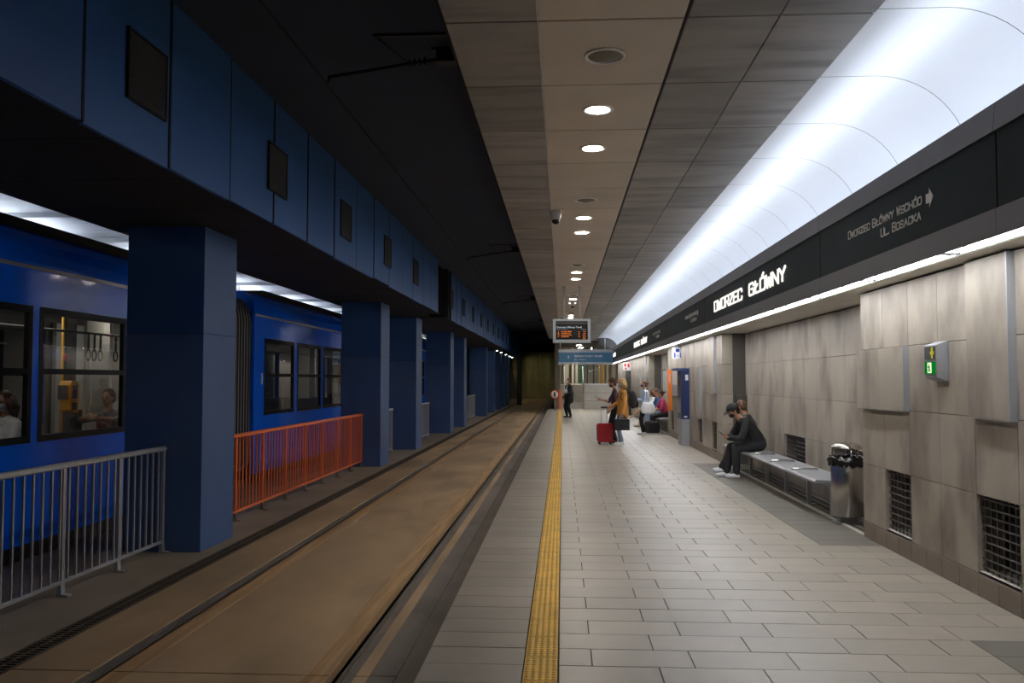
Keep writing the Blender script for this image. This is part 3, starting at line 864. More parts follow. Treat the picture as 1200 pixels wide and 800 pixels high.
MB().box(.30, .43, -.01, .01, .3, .34, 'metal_grey').build('bracket', t)

# ================================================================== BENCHES AND BIN
def bench(y0, n, lab, L=1.14):
    t = thing('steel_bench', lab, 'bench', (3.18, y0, 0))
    for i in range(n):
        a = i*L
        s = MB()
        vs = []
        # seat section, front edge rounded down
        prof = [(-.20, .405), (-.205, .43), (-.185, .448), (.0, .442), (.21, .45), (.23, .455), (.23, .43), (.0, .415)]
        s.prism(prof, 'y', a+.006, a+L-.006, 'metal_grey')
        s.build('seat', t)
    k = max(2, n)
    for i in range(k+1):
        y = min(max(i*n*L/k, .15), n*L-.15)
        l = MB()
        l.box(.02, .07, y-.02, y+.02, .012, .41, 'metal_grey')
        l.build('leg', t)
        MB().box(-.05, .14, y-.045, y+.045, 0, .014, 'metal_grey').build('foot_plate', t)
    for i in range(1, n):
        y = i*L
        MB().tube([(-.17, y-.0, .44), (-.15, y, .462), (.0, y, .468), (.15, y, .462), (.17, y, .44)], .014, 'steel', 8).build('divider', t)
    MB().box(-.03, .03, .05, n*L-.05, .36, .405, 'metal_grey').build('beam', t)
bench(10.35, 5, 'grey steel bench with two people in black at its far end')
bench(26.2, 4, 'grey steel bench in the farther recess with three people seated')

t = thing('litter_bin', 'brushed steel litter bin with black bag and domed lid at the bench end', 'bin', (3.245, 10.02, 0))
MB().lathe([(.172, .085), (.178, .09), (.178, .72), (.174, .725)], (0, 0, 0), 'steel', 28).build('drum', t)
# black bag folded over the rim
vs = []; fs = []; n = 36
rg = random.Random(4)
for r, z, a in ((.165, .70, 0), (.172, .755, .006), (.192, .76, .012), (.20, .71, .02), (.196, .665, .026), (.184, .655, .02)):
    for j in range(n):
        q = 2*math.pi*j/n
        rr_ = r+rg.uniform(-a, a)
        vs.append((rr_*math.cos(q), rr_*math.sin(q), z+rg.uniform(-a, a)))
for i in range(5):
    for j in range(n): fs.append((i*n+j, i*n+(j+1) % n, (i+1)*n+(j+1) % n, (i+1)*n+j))
MATS['bag_black'] = mat('bag_black', (0.012, 0.012, 0.013), rough=0.18, bump=0.3, bscale=25)
MB().add(vs, fs, 'bag_black', True).build('bin_bag', t)
MB().lathe([(.17, .845), (.172, .86), (.14, .895), (.07, .915), (.0, .92)], (0, 0, 0), 'steel', 28).build('lid', t)
for a in (.5, 2.6, 4.7): MB().tube([(.16*math.cos(a), .16*math.sin(a), .70), (.16*math.cos(a), .16*math.sin(a), .86)], .009, 'steel', 8).build('lid_post', t)
MB().box(-.10, .10, -.06, .06, 0, .09, 'metal_grey').build('pedestal', t)
MB().box(-.15, .15, -.11, .11, 0, .014, 'metal_grey').build('foot_plate', t)

# ================================================================== FENCES BETWEEN THE COLUMNS
def fence(ya, yb, m, lab, posts, gap=.125, x=-4.245):
    t = thing('railing', lab, 'railing', (x, ya, TZ), group='low railings between the columns')
    L = yb-ya
    MB().tube([(0, 0, 1.10), (0, L, 1.10)], .028, m, 10).build('top_rail', t)
    MB().box(-.03, .03, 0, L, 1.085, 1.10, m).build('rail_flat', t)
    MB().box(-.012, .012, 0, L, .105, .135, m).build('bottom_rail', t)
    ps = [L*i/(posts-1) for i in range(posts)]
    ps = [min(max(p, .02), L-.02) for p in ps]
    pm = cached(('post', m), lambda: MB().box(-.014, .014, -.022, .022, .03, 1.09, m).mesh('post'))
    fm_ = cached(('foot', m), lambda: MB().prism([(-.03, 0), (.075, 0), (.075, .014), (.02, .02), (.012, .12), (-.014, .12), (-.02, .02), (-.03, .014)], 'y', -.03, .03, m if m == 'fence_grey' else 'rail_steel').mesh('foot'))
    for p in ps:
        q = link('post', pm, t, (0, p, 0)); link('foot', fm_, q, (0, 0, 0))
    bm_ = cached(('bal', m), lambda: MB().box(-.008, .008, -.009, .009, .12, 1.09, m).mesh('baluster'))
    n = int(L/gap)
    for i in range(1, n):
        y = i*L/n
        if min(abs(y-p) for p in ps) > .03: link('baluster', bm_, t, (0, y, 0))
fence(3.4, 8.92, 'fence_grey', 'grey steel railing in front of the blue tram', 7)
fence(9.93, 17.95, 'fence_orange', 'orange steel railing between the first two columns', 9)
fence(18.75, 21.15, 'fence_grey', 'short grey railing just past the end of the orange railing', 3)
fence(23.3, 27.0, 'fence_grey', 'grey railing between the close pair of columns and the gap', 4)
fence(34.3, 41.3, 'fence_grey', 'long grey railing beyond the tram towards the tunnel', 7)

# ================================================================== OVERHEAD LINE
wire = tag(MB().tube([(-2.13, Y0, 4.31), (-2.13, 95, 4.31)], .009, 'black', 6).build('contact_wire'), 'thin black contact wire strung above the near track', 'wire')
for i, y in enumerate((7.5, 18.95, 30.4, 41.8, 53)):
    t = thing('wire_bracket', 'black insulated arm holding the contact wire, '+['above the grey railing beside the tram', 'level with the far end of the orange railing', 'level with the column beyond the bulkhead gap', 'in the dark stretch before the tunnel', 'in the dark stretch before the tunnel'][i], 'bracket', (-1.0, y, KZ), group='contact wire brackets')
    MB().box(-.16, .18, -.05, .05, -.02, .0, 'black').build('ceiling_plate', t)
    MB().box(-.12, .12, -.06, .06, -.13, -.02, 'black').build('clamp', t)
    MB().tube([(-.1, 0, -.09), (-1.11, 0, -.235)], .017, 'black', 8).build('arm', t)
    for q in range(4):
        f = .13+q*.045
        MB().lathe([(.018, -.012), (.042, -.004), (.042, .004), (.018, .012)], (-.1-f, 0, -.09-.1436*f), 'black', 12, axis='x').build('insulator_disc', t)
    MB().tube([(-1.09, 0, -.23), (-1.12, 0, -.29)], .014, 'black', 6).build('wire_clip', t)
    MB().box(-.62, .22, -.02-.35, .02-.35, -.02, 0, 'black').build('stay_bar', t)
    MB().tube([(-.6, -.35, -.012), (-.38, 0, -.12)], .008, 'black', 6).build('stay', t)

# ================================================================== TRAM BEHIND THE COLUMNS
TX = -5.5; TW = 2.4
tram = thing('tram', 'blue articulated tram standing behind the navy columns', 'tram', (TX, 0, TZ))
def section(ya, yb, wins, doors=()):
    """wins: [(y0,y1)] openings; z relative to the track bed"""
    zb, zt = .15, 3.05
    wz0, wz1 = 1.18, 2.60
    b = MB()
    for side, x in ((0, 0.0), (1, -TW)):
        th = -.06 if side == 0 else .06
        edges = [ya]
        for a, c in wins: edges += [a, c]
        edges.append(yb)
        for i in range(len(edges)-1):
            a, c = edges[i], edges[i+1]
            xx = sorted((x, x+th))
            xi = sorted((x+th, x+th*1.3))
            if i % 2 == 0:
                b.box(xx[0], xx[1], a, c, zb, zt, 'tram_blue'); b.box(xi[0], xi[1], a, c, .36, 2.78, 'tram_lining')
            else:
                b.box(xx[0], xx[1], a, c, zb, wz0, 'tram_blue'); b.box(xx[0], xx[1], a, c, wz1, zt, 'tram_blue'); b.box(xi[0], xi[1], a, c, .36, wz0, 'tram_lining'); b.box(xi[0], xi[1], a, c, wz1, 2.78, 'tram_lining')
    # curved shoulders and roof
    prof = [(0, zt), (-.012, 3.16), (-.05, 3.28), (-.12, 3.37), (-.24, 3.43), (-TW+.24, 3.43), (-TW+.12, 3.37), (-TW+.05, 3.28), (-TW+.012, 3.16), (-TW, zt)]
    b.prism(prof, 'y', ya, yb, 'tram_blue')
    o = b.build('body_section', tram)
    MB().box(-TW+.06, -.06, ya, yb, .30, .36, 'tram_inner_dark').build('cabin_floor', tram)
    MB().box(-TW+.06, -.06, ya, yb, 2.78, 2.82, 'tram_inner').build('cabin_ceiling', tram)
    for q in (ya+.0, yb-.04): MB().box(-TW+.06, -TW+.5, q, q+.04, .36, 2.8, 'tram_inner').build('end_panel', tram), MB().box(-.5, -.06, q, q+.04, .36, 2.8, 'tram_inner').build('end_panel', tram)
    MB().box(-.002, .012, ya+.02, yb-.02, 2.98, 3.02, 'metal_grey').build('gutter_strip', tram)
    MB().box(-.03, -.005, ya, yb, .0, .15, 'black').build('skirt', tram)
    MB().box(-TW+.2, -.2, ya, yb, .05, .3, 'black').build('underframe', tram)
    # roof equipment
    MB().prism([(ya+1.0, 3.42), (ya+1.2, 3.56), (yb-1.2, 3.56), (yb-1.0, 3.42)], 'x', -TW+.4, -.28, 'tram_roof').build('roof_box', tram)
    for a, c in wins:
        for side, x in ((0, 0.0), (1, -TW)):
            s = 1 if side == 0 else -1
            f = MB()
            xo = sorted((x+s*.006, x-s*.045)); bw = .07
            f.box(xo[0], xo[1], a, a+bw, wz0, wz1, 'tram_dark'); f.box(xo[0], xo[1], c-bw, c, wz0, wz1, 'tram_dark')
            f.box(xo[0], xo[1], a+bw, c-bw, wz0, wz0+bw, 'tram_dark'); f.box(xo[0], xo[1], a+bw, c-bw, wz1-bw, wz1, 'tram_dark')
            zm = 1.92
            f.box(xo[0], xo[1], a+bw, c-bw, zm-.03, zm+.03, 'tram_dark')
            fo = f.build('window_frame', tram)
            for z0, z1 in ((wz0+bw, zm-.03), (zm+.03, wz1-bw)):
                xg = x-s*.02
                MB().quad((xg, a+bw, z0), (xg, c-bw, z0), (xg, c-bw, z1), (xg, a+bw, z1), 'tram_glass').build('pane', fo)
    # ceiling lamps
    y = ya+.5
    while y < yb-1.2:
        MB().box(-TW/2-.09, -TW/2+.09, y, y+1.1, 2.755, 2.78, 'tube_tram').build('cabin_lamp' if y+1.1 > 10.1 else 'cabin_lamp_offscreen', tram); y += 2.6
section(-1.0, 14.05, [(1.5, 3.4), (3.55, 5.4), (6.35, 8.55), (8.67, 10.46), (10.62, 12.5)])
section(14.95, 24.6, [(15.48, 17.24), (17.44, 19.2), (19.36, 21.18), (21.4, 23.2)])
section(25.5, 37.0, [(26.0, 27.8), (28.0, 29.8), (30.0, 31.8), (32.0, 33.8), (34.2, 36)])
# articulation bellows: ribbed tunnel between the sections
for ya, yb in ((14.05, 14.95), (24.6, 25.5)):
    n = 7
    for i in range(n):
        y = ya+(i+.5)*(yb-ya)/n
        d = (yb-ya)/n
        out = [(-.10, .25), (-.06, .4), (-.06, 2.9), (-.10, 3.1), (-.22, 3.26), (-.4, 3.32), (-TW+.4, 3.32), (-TW+.22, 3.26), (-TW+.1, 3.1), (-TW+.06, 2.9), (-TW+.06, .4), (-TW+.1, .25)]
        inn = [(x+(.05 if x < -TW/2 else -.05), z-(.05 if z > 3.1 else 0)) for x, z in out]
        vs = [(x, y-d*.5, z) for x, z in inn]+[(x, y, z) for x, z in out]+[(x, y+d*.5, z) for x, z in inn]
        k = len(out)
        fs = [(j, j+1, k+j+1, k+j) for j in range(k-1)]+[(k+j, k+j+1, 2*k+j+1, 2*k+j) for j in range(k-1)]
        bf = MB().add(vs, fs, 'bellows')
        cr = [(x+(.006 if x > -TW/2 else -.006), y+e, z+(.006 if z > 3.0 else 0)) for e in (-.016, .016) for x, z in out]
        bf.add(cr, [(j, j+1, k+j+1, k+j) for j in range(k-1)], 'bellows_edge')
        bf.build('bellows_fold', tram)
    MB().box(-TW+.3, -.3, ya, yb, .25, .34, 'rubber').build('turntable', tram)
# cabin fittings seen through the windows
def seat(x, y, r):
    s = link('passenger_seat', None, tram, (x, y, .36), r); s.empty_display_size = .1
    MB().box(-.21, .21, -.2, .2, .40, .47, 'screen_blue').build('seat_cushion', s)
    b = MB(); b.prism([(-.2, .42), (-.14, .45), (-.19, 1.02), (-.24, 1.02)], 'x', -.21, .21, 'tram_inner_dark'); b.build('seat_back', s)
    MB().box(-.03, .03, -.1, .1, 0, .4, 'tram_inner_dark').build('seat_pedestal', s)
for y, r in ((7.2, 0), (8.3, 0), (9.35, math.pi), (12.3, math.pi), (16.2, 0), (17.1, 0), (18.4, 0), (19.6, 0), (20.5, math.pi), (22, 0), (27, 0), (28.4, 0), (29.5, 0), (31, 0)):
    seat(-.75, y, r)
    seat(-1.75, y, r)
seat(-.55, 11.15, math.pi)
for y in (7.8, 10.72, 11.9, 16.4, 18.0, 20.2, 22.1, 27, 30):
    MB().tube([(-.98, y, .36), (-.98, y, 2.78)], .018, 'yellow' if y == 10.72 else 'metal_light', 8).build('grab_pole', tram)
MB().tube([(-.8, 2, 2.45), (-.8, 14, 2.45)], .016, 'metal_grey', 8).build('hand_rail', tram)
MB().tube([(-.8, 15, 2.45), (-.8, 24.5, 2.45)], .016, 'metal_grey', 8).build('hand_rail', tram)
for y in (11.0, 11.15, 11.3, 11.7, 8.0, 7.6):
    st = MB()
    st.tube([(-.8, y, 2.45), (-.8, y, 2.22)], .014, 'black', 6)
    st.tube([(-.8, y+.055*math.sin(a), 2.16-.07*math.cos(a)) for a in [i*math.pi/6 for i in range(13)]], .011, 'black', 6, False)
    st.build('hand_strap', tram)
# yellow ticket validator on its pole
v = link('ticket_validator', None, tram, (-.90, 10.72, 1.42))
MB().prism([(-.09, .02), (.09, -.02), (.10, .36), (.05, .40), (-.07, .40), (-.10, .34)], 'x', -.06, .09, 'yellow').build('casing', v)
MB().box(-.065, .065, -.115, -.085, .16, .34, 'tram_inner_dark').build('bezel', v)
MB().box(.088, .096, -.05, .06, .17, .34, 'screen_blue').build('screen', v)
MB().box(.088, .096, -.05, .06, .02, .12, 'black').build('ticket_slot', v)
MB().lathe([(.0, -.05), (.03, -.04), (.03, .04), (.0, .05)], (-.93, 10.7, 2.12), 'red', 12).build('red_button', tram)
# beige partition, door pillar and opposite doors
MB().box(-1.50, -1.45, 12.1, 12.75, .36, 2.7, 'tram_inner').build('partition', tram)
MB().box(-1.6, -1.52, 11.7, 11.95, .36, 2.7, 'tram_inner_dark').build('partition', tram)
MB().tube([(-1.2, 11.75, 2.2), (-1.2, 11.8, 1.9), (-1.2, 11.8, 1.5), (-1.2, 11.7, 1.25)], .014, 'metal_light', 8).build('grab_pole', tram)
MB().box(-2.28, -2.22, 12.6, 14.0, .36, 2.7, 'metal_light').build('door_panel', tram)
MB().box(-2.28, -2.2, 18.0, 19.1, .4, 2.2, 'tram_inner').build('door_panel', tram)
MB().box(.002, .016, 15.3, 15.36, 1.75, 1.95, 'metal_light').build('door_button', tram)

# ================================================================== FAR END: STAIRS, GLAZED HALL, TUNNEL
end = thing('wall_end', 'pale stone parapet and side walls around the stairs at the platform end', 'wall', kind='structure')
MB().box(1.22, 3.3, 48.3, 48.6, -.5, 1.36, 'stone_light').build('parapet', end)
MB().box(1.18, 3.34, 48.25, 48.65, 1.36, 1.42, 'white_paint').build('parapet_cap', end)
for z in (.45, .9): MB().box(1.23, 3.29, 48.295, 48.3, z-.006, z+.006, 'joint').build('parapet_joint', end)
MB().box(-.42, -.12, 48.3, 62, -.6, 4.6, 'tunnel_wall').build('tunnel_side', end)
MB().box(-.12, .1, 48.3, 54, -.5, 1.36, 'stone_light').build('stair_cheek', end)
stairs = thing('stairs', 'pale stone stairs rising behind the man in the black suit', 'stairs', (.1, 48.35, 0), kind='structure')
for i in range(8):
    MB().box(0, 1.12, i*.30, i*.30+2.7-.3*i+.02, i*.17-.02, (i+1)*.17, 'stone_light').build('step', stairs)
MB().box(.1, 3.4, 51.08, 62, 1.2, 1.36, 'stone_light').build('landing', end)
hr = thing('stair_handrail', 'grey steel handrail climbing the right side of the stairs', 'handrail', (1.2, 48.3, 0))
MB().tube([(.0, -.15, .95), (0, 2.7, 2.4)], .035, 'metal_grey', 8).build('rail', hr)
MB().tube([(.0, -.15, .55), (0, 2.7, 2.0)], .025, 'metal_grey', 8).build('rail', hr)
for q in (0, .9, 1.8, 2.65): MB().tube([(0, -.1+q, .4*q if q else 0), (0, -.1+q, .97+.51*q)], .03, 'metal_grey', 8).build('post', hr)
hr2 = thing('stair_handrail', 'thin pale handrail on the tunnel side of the stairs', 'handrail', (.1, 48.3, 0))
MB().tube([(.0, -.1, .95), (0, 2.6, 2.4)], .03, 'metal_light', 8).build('rail', hr2)
for q in (0, 1.3, 2.6): MB().tube([(0, -.1+q, .5*q), (0, -.1+q, .97+.54*q)], .025, 'metal_light', 8).build('post', hr2)
hall = thing('window_1', 'glazed hall front with dark mullions above the stairs', 'glazed wall', kind='structure')
for x, w_, m in ((.12, .3, 'beige_wall'), (.62, .12, 'stone_light'), (.85, .16, 'beige_wall'), (1.6, .06, 'joint_dark'), (2.0, .08, 'joint_dark'), (2.42, .12, 'wall_dark'), (2.9, .08, 'beige_wall'), (3.25, .2, 'stone'), (3.65, .12, 'wood_brown')):
    MB().box(x, x+w_, 56, 56.15, 1.36, 4.2, m).build('mullion', hall)
for x0, x1 in ((1.02, 1.6), (1.66, 2.0), (2.08, 2.42), (2.54, 2.9)):
    MB().quad((x0, 56.07, 1.36), (x1, 56.07, 1.36), (x1, 56.07, 4.2), (x0, 56.07, 4.2), 'clear_glass').build('pane', hall)
MB().box(-.2, 4.2, 62, 62.2, 1.2, 4.4, 'beige_wall').build('hall_back', hall)
MB().box(4.2, 4.4, 48.3, 62, -.5, 4.4, 'stone').build('hall_side', hall)
MB().box(1.1, 1.55, 60, 60.1, 1.36, 3.4, 'green_plant').build('green_panel', hall)
MB().box(2.55, 2.9, 60, 60.1, 1.36, 3.6, 'yellow').build('yellow_poster', hall)
hc = tag(MB().box(-.4, 4.4, 48.3, 62, 4.2, 4.4, 'wall_dark').build('ceiling_hall'), 'dark slatted ceiling over the stairs beyond the platform ceiling', 'ceiling', kind='structure')
for i in range(9): MB().box(-.1, 3.3, 48.5+i*.8, 48.62+i*.8, 3.72, 3.86, 'wall_dark').build('slat', hc)
MB().box(2.02, 3.2, 48.32, 48.4, 2.6, 4.2, 'wall_dark').build('vault_end', hc)
for x, y in ((1.0, 51.0), (2.4, 52.5), (1.2, 55), (2.0, 58.5)):
    l = thing('hall_lamp', 'round lamp in the hall ceiling beyond the stairs', 'lamp', (x, y, 3.7), group='hall lamps')
    MB().lathe([(.0, -.01), (.2, -.01), (.2, .0)], (0, 0, 0), 'tube_hall', 16, caps=False).build('lens', l)
    MB().lathe([(.2, .02), (.22, .02), (.22, -.015), (.2, -.015)], (0, 0, 0), 'metal_grey', 16, caps=False).build('ring', l)
    MB().tube([(0, 0, .0), (0, 0, .5)], .02, 'metal_grey', 6).build('hanger', l)
for i in range(6):
    MB().box(2.3+i*.22, 2.36+i*.22, 50.0, 50.2, 1.36, 3.7, 'beige_wall' if i % 2 else 'wood_brown').build('timber_fin', end)
# tunnel
tun = tag(MB().box(-10, 0, 84, 84.3, -.6, 5, 'tunnel_wall').build('wall_tunnel'), 'olive-lit ribbed tunnel wall where the track bends away', 'wall', kind='structure')
for i in range(14): MB().box(-8+i*.62, -7.92+i*.62+(.12 if i % 3 == 0 else 0), 83.8, 84, -.6, 4.6, 'tunnel_wall').build('rib', tun)
MB().box(-8, -7.7, 64, 84, -.6, 4.6, 'tunnel_wall').build('tunnel_side', tun)
MB().box(-.5, -.3, 62, 84, -.6, 4.6, 'tunnel_wall').build('tunnel_side', tun)
MB().box(-3.3, -2.95, 62, 62.3, -.2, 4.6, 'black_matt').build('pillar', tun)
MB().box(-8, -.3, 70, 70.2, 3.9, 4.6, 'black_matt').build('lintel', tun)
for x, y, z in ((-2.2, 80.5, 4.4),):
    l = thing('tunnel_lamp', 'yellowish lamp washing the tunnel wall', 'lamp', (x, y, z))
    MB().quad((-.2, -.08, -.05), (.2, -.08, -.05), (.2, .08, -.05), (-.2, .08, -.05), 'tube_tunnel').build('lens', l)
    MB().box(-.22, .22, -.1, .1, -.045, .03, 'black').build('housing', l)
    MB().box(-.02, .02, -.02, .02, .03, 4.6-z, 'black').build('hanger', l)
for i, y in enumerate((47.2, 50.4, 54.6, 58.6, 61.4)):
    l = thing('bulkhead_lamp', 'small bright lamp below the bulkhead soffit among distant columns', 'lamp', (-3.62, y, SZ), group='lamps among the distant columns')
    MB().box(-.06, .06, -.06, .06, -.05, -.04, 'tube_far').build('lens', l)
    MB().box(-.08, .08, -.08, .08, -.04, .0, 'metal_grey').build('housing', l)
# round pedestrian sign and orange bollard at the platform end
t = thing('round_sign', 'round white pedestrian sign with red rim on a thin post', 'sign', (-.42, 46.2, 0))
MB().tube([(0, 0, 0), (0, 0, .62)], .03, 'wood_brown', 8).build('post', t)
MB().lathe([(.0, -.02), (.20, -.02), (.20, .01), (.0, .01)], (0, 0, .85), 'white_paint', 24, axis='y').build('disc', t)
MB().lathe([(.19, -.025), (.235, -.025), (.235, .012), (.19, .012)], (0, 0, .85), 'sign_red', 24, axis='y', caps=False).build('rim', t)
MB().box(-.045, .045, -.03, -.019, .72, .98, 'black').build('pedestrian_symbol', t)
t = thing('orange_bollard', 'slim orange bollard next to the round pedestrian sign', 'bollard', (-.13, 46.9, .009))
MB().box(-.05, .05, -.05, .05, 0, 1.1, 'fence_orange').build('post', t)
MB().box(-.09, .09, -.09, .09, 0, .02, 'metal_grey').build('foot_plate', t)

# ================================================================== PEOPLE
mat('skin', (0.50, 0.27, 0.18), rough=0.5, var=0.05, nscale=12)
mat('cloth_black', (0.014, 0.014, 0.017), rough=0.75, var=0.25, nscale=14, bump=0.4, bscale=14)
mat('cloth_charcoal', (0.030, 0.030, 0.036), rough=0.8, var=0.25, nscale=14, bump=0.4, bscale=14)
mat('cloth_leather', (0.018, 0.016, 0.015), rough=0.38, var=0.3, nscale=12, bump=0.4, bscale=14)
mat('cloth_white', (0.86, 0.87, 0.9), rough=0.7, var=0.06, nscale=14, bump=0.3, bscale=16)
mat('cloth_mustard', (0.58, 0.27, 0.055), rough=0.75, var=0.18, nscale=10, bump=0.4, bscale=14)
mat('cloth_jeans', (0.26, 0.34, 0.45), rough=0.8, var=0.15, nscale=14, bump=0.3, bscale=18)
mat('cloth_denim', (0.36, 0.46, 0.60), rough=0.8, var=0.15, nscale=14, bump=0.3, bscale=18)
mat('cloth_plum', (0.075, 0.035, 0.06), rough=0.75, var=0.2, nscale=14, bump=0.3, bscale=16)
mat('cloth_pink', (0.55, 0.045, 0.14), rough=0.75, var=0.12, nscale=14, bump=0.3, bscale=16)
mat('cloth_blue', (0.04, 0.11, 0.27), rough=0.75, var=0.12, nscale=14, bump=0.3, bscale=16)
mat('cloth_beige', (0.42, 0.35, 0.27), rough=0.8, var=0.1, nscale=12)
mat('cloth_print', (0.20, 0.19, 0.18), rough=0.8, var=0.6, nscale=30)
mat('shoe_white', (0.9, 0.91, 0.93), rough=0.5, var=0.04)
mat('shoe_brown', (0.16, 0.055, 0.025), rough=0.5, var=0.1)
mat('hair_dark', (0.022, 0.014, 0.010), rough=0.45, var=0.35, nscale=40, bump=0.5, bscale=60)
mat('hair_brown', (0.10, 0.045, 0.022), rough=0.45, var=0.35, nscale=40, bump=0.5, bscale=60)
mat('hair_blonde', (0.58, 0.36, 0.14), rough=0.45, var=0.3, nscale=40, bump=0.5, bscale=60)
mat('mask_blue', (0.42, 0.52, 0.62), rough=0.7)
mat('case_red', (0.36, 0.006, 0.016), rough=0.3, var=0.08, nscale=4)

def V(*a): return Vector(a)
def ik(a, b, l1, l2, hint):
    a = Vector(a); b = Vector(b); d = b-a; L = min(d.length, (l1+l2)*.999)
    u = d.normalized(); b = a+u*L
    x = (l1*l1-l2*l2+L*L)/(2*L); h = math.sqrt(max(l1*l1-x*x, 0))
    hv = Vector(hint); hv = hv-u*hv.dot(u)
    return a+u*x+hv.normalized()*h, b
def capsule_mesh(vs, fs, p0, p1, r0, r1, n=10):
    p0 = Vector(p0); p1 = Vector(p1); d = p1-p0; L = d.length
    d = d/L if L > 1e-6 else Vector((0, 0, 1))
    u = Vector((0, 0, 1)) if abs(d.z) < .9 else Vector((1, 0, 0))
    x = d.cross(u).normalized(); y = d.cross(x)
    rings = [(p0-d*r0*math.cos(t), r0*math.sin(t)) for t in (.25, .7, 1.15, 1.57)]+[(p1+d*r1*math.cos(t), r1*math.sin(t)) for t in (1.57, 1.15, .7, .25)]
    o = len(vs)
    for c, r in rings:
        for j in range(n):
            a = 2*math.pi*j/n
            vs.append(c+x*math.cos(a)*r+y*math.sin(a)*r)
    k = len(rings)
    for i in range(k-1):
        for j in range(n): fs.append((o+i*n+j, o+i*n+(j+1) % n, o+(i+1)*n+(j+1) % n, o+(i+1)*n+j))
    fs.append(tuple(o+j for j in range(n))[::-1]); fs.append(tuple(o+(k-1)*n+j for j in range(n)))
def ell_mesh(vs, fs, c, r, R, n=14, k=10):
    o = len(vs)
    for i in range(1, k):
        t = math.pi*i/k
        for j in range(n):
            a = 2*math.pi*j/n
            vs.append(Vector(c)+R @ Vector((r[0]*math.sin(t)*math.cos(a), r[1]*math.sin(t)*math.sin(a), r[2]*math.cos(t))))
    for i in range(k-2):
        for j in range(n): fs.append((o+i*n+j, o+(i+1)*n+j, o+(i+1)*n+(j+1) % n, o+i*n+(j+1) % n))
    fs.append(tuple(o+j for j in range(n))); fs.append(tuple(o+(k-2)*n+j for j in range(n))[::-1])

def skin_shapes(name, shapes, voxel, parent, smooth=3):
    """one continuous surface grown over overlapping limb shapes; each shape carries its cloth or skin"""
    vs = []; fs = []
    for s in shapes:
        if s[0] == 'c': capsule_mesh(vs, fs, s[1], s[2], s[3], s[4])
        else: ell_mesh(vs, fs, s[1], s[2], s[3])
    me = bpy.data.meshes.new('tmp'); me.from_pydata([tuple(v) for v in vs], [], fs); me.update()
    bm = bmesh.new(); bm.from_mesh(me); bmesh.ops.recalc_face_normals(bm, faces=bm.faces); bm.to_mesh(me); bm.free()
    ob = bpy.data.objects.new('tmp', me); COL.objects.link(ob)
    r = ob.modifiers.new('r', 'REMESH'); r.mode = 'VOXEL'; r.voxel_size = voxel; r.adaptivity = 0.0
    sm = ob.modifiers.new('s', 'SMOOTH'); sm.iterations = smooth; sm.factor = .5
    dg = bpy.context.evaluated_depsgraph_get()
    out = bpy.data.meshes.new_from_object(ob.evaluated_get(dg))
    bpy.data.objects.remove(ob); bpy.data.meshes.remove(me)
    n = len(out.polygons)
    cen = np.empty(n*3); out.polygons.foreach_get('center', cen); cen = cen.reshape(-1, 3)
    best = np.full(n, 1e9); idx = np.zeros(n, dtype=np.int32); names = []
    for s in shapes:
        m = s[5] if s[0] == 'c' else s[4]
        if m not in names: names.append(m)
        k = names.index(m)
        if s[0] == 'c':
            a = np.array(s[1]); b = np.array(s[2]); d = b-a; L2 = max(d.dot(d), 1e-9)
            t = np.clip(((cen-a) @ d)/L2, 0, 1)
            dist = np.linalg.norm(cen-(a+t[:, None]*d), axis=1)-(s[3]+(s[4]-s[3])*t)
        else:
            R = np.array(s[3]); q = (cen-np.array(s[1])) @ R
            rr2 = np.array(s[2]); l = np.linalg.norm(q/rr2, axis=1)
            dist = (l-1)*rr2.min()
        w = dist < best
        best[w] = dist[w]; idx[w] = k
    for m in names: out.materials.append(MATS[m])
    out.polygons.foreach_set('material_index', idx)
    out.polygons.foreach_set('use_smooth', np.ones(n, dtype=bool))
    out.update()
    out.name = name
    return link(name, out, parent)

def hand(shapes, wrist, d, nrm, side, curl, m='skin', s=1.0):
    """palm, four fingers of unequal length and a thumb; nrm: the way the palm faces; side: +1 right hand"""
    w = Vector(wrist); d = Vector(d).normalized(); nrm = Vector(nrm); nrm = (nrm-d*nrm.dot(d)).normalized()
    lat = d.cross(nrm).normalized()*side       # towards the thumb
    for q in (-.026, -.009, .009, .026):
        shapes.append(('c', w+d*.012*s+lat*q*.7*s, w+d*.082*s+lat*q*s, .0145*s, .0125*s, m))
    for q, L in ((.030, .072), (.010, .080), (-.010, .074), (-.029, .058)):
        p = w+d*.085*s+lat*q*s; L *= s
        a = 0.0; seg = (.45, .32, .27)
        for i, fr in enumerate(seg):
            a += curl*(.8, 1.0, .7)[i]
            v = d*math.cos(a)+nrm*math.sin(a)
            e = p+v*L*fr
            shapes.append(('c', p, e, (.0092-.0008*i)*s, (.0086-.0008*i)*s, m)); p = e
    p = w+d*.03*s+lat*.03*s
    v = (d*.55+lat*.7+nrm*.35).normalized(); e = p+v*.042*s
    shapes.append(('c', p, e, .013*s, .0105*s, m))
    v2 = (d*.85+lat*.15+nrm*(.3+curl*.5)).normalized()
    shapes.append(('c', e, e+v2*.034*s, .0105*s, .0085*s, m))

